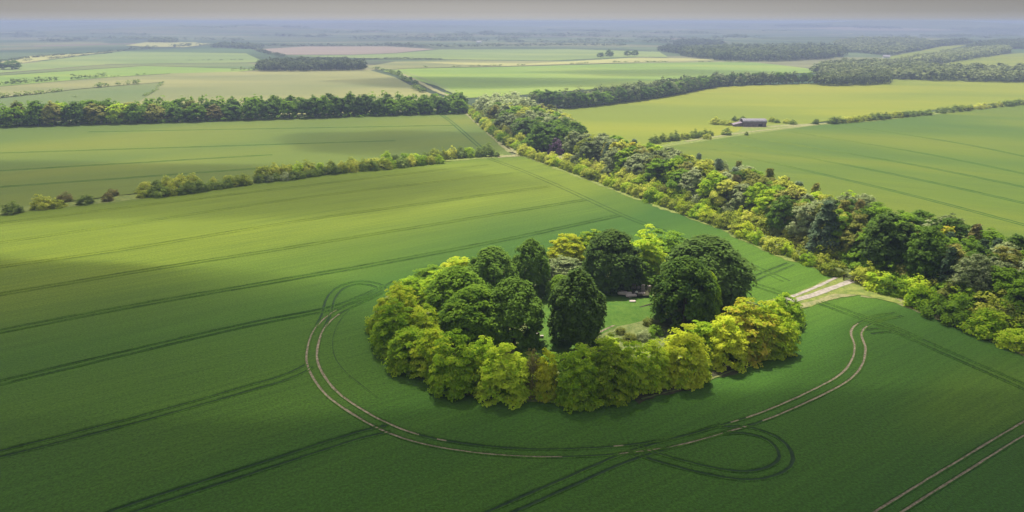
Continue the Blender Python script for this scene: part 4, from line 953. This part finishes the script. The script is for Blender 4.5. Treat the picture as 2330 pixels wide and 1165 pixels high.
hedge([(880, 104), (1000, 107), (1100, 106), (1300, 104), (1420, 104)], 'long hazy tree line in the central distance', 12, (14, 24), (6, 10), 'farwood')
hedge([(565, 104), (590, 116), (620, 125), (650, 131)], 'bushes down the left side of the pinkish field', 10, (10, 16), (4, 7), 'farwood', gap=.2)
hedge([(420, 138), (560, 137)], 'faint broken hedge in the pale green field', 9, (5, 8), (1, 2), 'farwood', gap=.4)
hedge([(810, 136), (900, 134), (1000, 135)], 'faint dark hedge left of the tan strip', 6, (7, 10), (2, 3), 'farwood')
for i in range(56):                                    # hedges and copses of the far country
    px = random.uniform(-50, 2380); py = random.uniform(60, 98); ln = random.uniform(60, 260)
    if 1500 < px < 2200 and py > 88: continue
    hedge([(px, py), (px + ln * .5, py + random.uniform(-2, 2)), (px + ln, py + random.uniform(-4, 4))], random.choice(['dark field hedge on the far plain', 'hazy hedge line on the far plain']), 17, (18, 38), (6, 12), 'farwood', gap=.15, nl=26, jit=5)

# small white buildings far off
def cottage(px, py, L, label):
    x, y = at(px, py); z = float(hgt(x, y)); r = empty('cottage', (x, y, z), random.uniform(-.4, .4)); tag(r, label, 'house')
    bobj('wall', [(0, 0, 1.6, L, 6, 3.4)], M['white'], r)
    bm = bmesh.new(); a = L / 2 + .3
    v = [bm.verts.new(q) for q in [(-a, -3.3, 3.2), (a, -3.3, 3.2), (a, 3.3, 3.2), (-a, 3.3, 3.2), (-a, 0, 5.8), (a, 0, 5.8)]]
    for f in ((0, 1, 5, 4), (2, 3, 4, 5), (1, 2, 5), (3, 0, 4), (3, 2, 1, 0)): bm.faces.new([v[i] for i in f])
    me = bpy.data.meshes.new('roof'); bm.to_mesh(me); bm.free(); me.materials.append(M['tin']); o = link('roof', me); o.parent = r
cottage(2016, 133, 11, 'tiny white building below the far right woods')
cottage(1090, 98, 14, 'tiny pale building on the far central plain')
cottage(2083, 68, 16, 'tiny white building near the right horizon')

# ------------------------------------------------------------------ unseen clouds overhead, placed and shaped to darken parts of the fields
def cloud(px, py, rx, ry, dens, label, alt=520, th=90, rz=0, world=None):
    x, y = world or at(px, py); k = alt / SD.z; c = Vector((x, y, 0)) + SD * k
    bm = bmesh.new(); bmesh.ops.create_icosphere(bm, subdivisions=5, radius=1)
    s1 = random.uniform(0, 9)
    for v in bm.verts:
        n_ = 1 + .16 * math.sin(v.co.x * 3 + s1) * math.cos(v.co.y * 3.3 + s1) + .10 * math.sin(v.co.x * 7 + v.co.y * 5 + s1) + .05 * math.sin(v.co.y * 13 + s1)
        v.co = Vector((v.co.x * rx * n_, v.co.y * ry * n_, v.co.z * th))
    me = bpy.data.meshes.new('cloud'); bm.to_mesh(me); bm.free()
    m_, t_, o_ = newmat('cloud_vapour'); pv = t_.nodes.new('ShaderNodeVolumePrincipled')
    pv.inputs['Density'].default_value = dens; pv.inputs['Color'].default_value = (.5, .52, .56, 1); pv.inputs['Anisotropy'].default_value = .3
    t_.links.new(pv.outputs[0], o_.inputs['Volume']); me.materials.append(m_)
    o = link('cloud', me); o.location = c; o.rotation_euler = (0, 0, rz); tag(o, label, kind='stuff')
cloud(0, 0, 340, 72, .034, 'broad unseen cloud added to darken the foreground', world=(0, 20), th=90)
cloud(0, 0, 128, 66, .0150, 'unseen cloud shaped to darken the left of the big field', world=(-140, 110), th=80, rz=-.1)
cloud(0, 0, 85, 40, .0150, 'small unseen cloud added to darken the right foreground', world=(128, 92), th=70, rz=.1)
cloud(170, 425, 170, 42, .011, 'small cloud above the left middle field', th=60)
cloud(920, 322, 70, 34, .011, 'little cloud above the middle field', th=50)
cloud(1130, 187, 190, 70, .011, 'thin cloud above the green field beyond the belt', th=55)
cloud(1500, 165, 150, 60, .008, 'thin cloud above the second belt', th=50)

# ------------------------------------------------------------------ haze
bm = bmesh.new(); bmesh.ops.create_cube(bm, size=1)
me = bpy.data.meshes.new('haze'); bm.to_mesh(me); bm.free()
hz, t, o = newmat('haze_air'); pv = t.nodes.new('ShaderNodeVolumePrincipled')
pv.inputs['Density'].default_value = 4.5e-4; pv.inputs['Color'].default_value = (.325, .378, .58, 1); pv.inputs['Anisotropy'].default_value = .1
t.links.new(pv.outputs[0], o.inputs['Volume']); me.materials.append(hz)
ho = link('haze', me); zmax = 66.0; zmin = -42
ho.scale = (34000, 19000, zmax - zmin); ho.location = (0, 7400, (zmax + zmin) / 2)
tag(ho, 'pale blue haze over the farmland', kind='stuff')
print('belt trees', NB, 'wood2', len(p2), 'objects', len(S.objects))
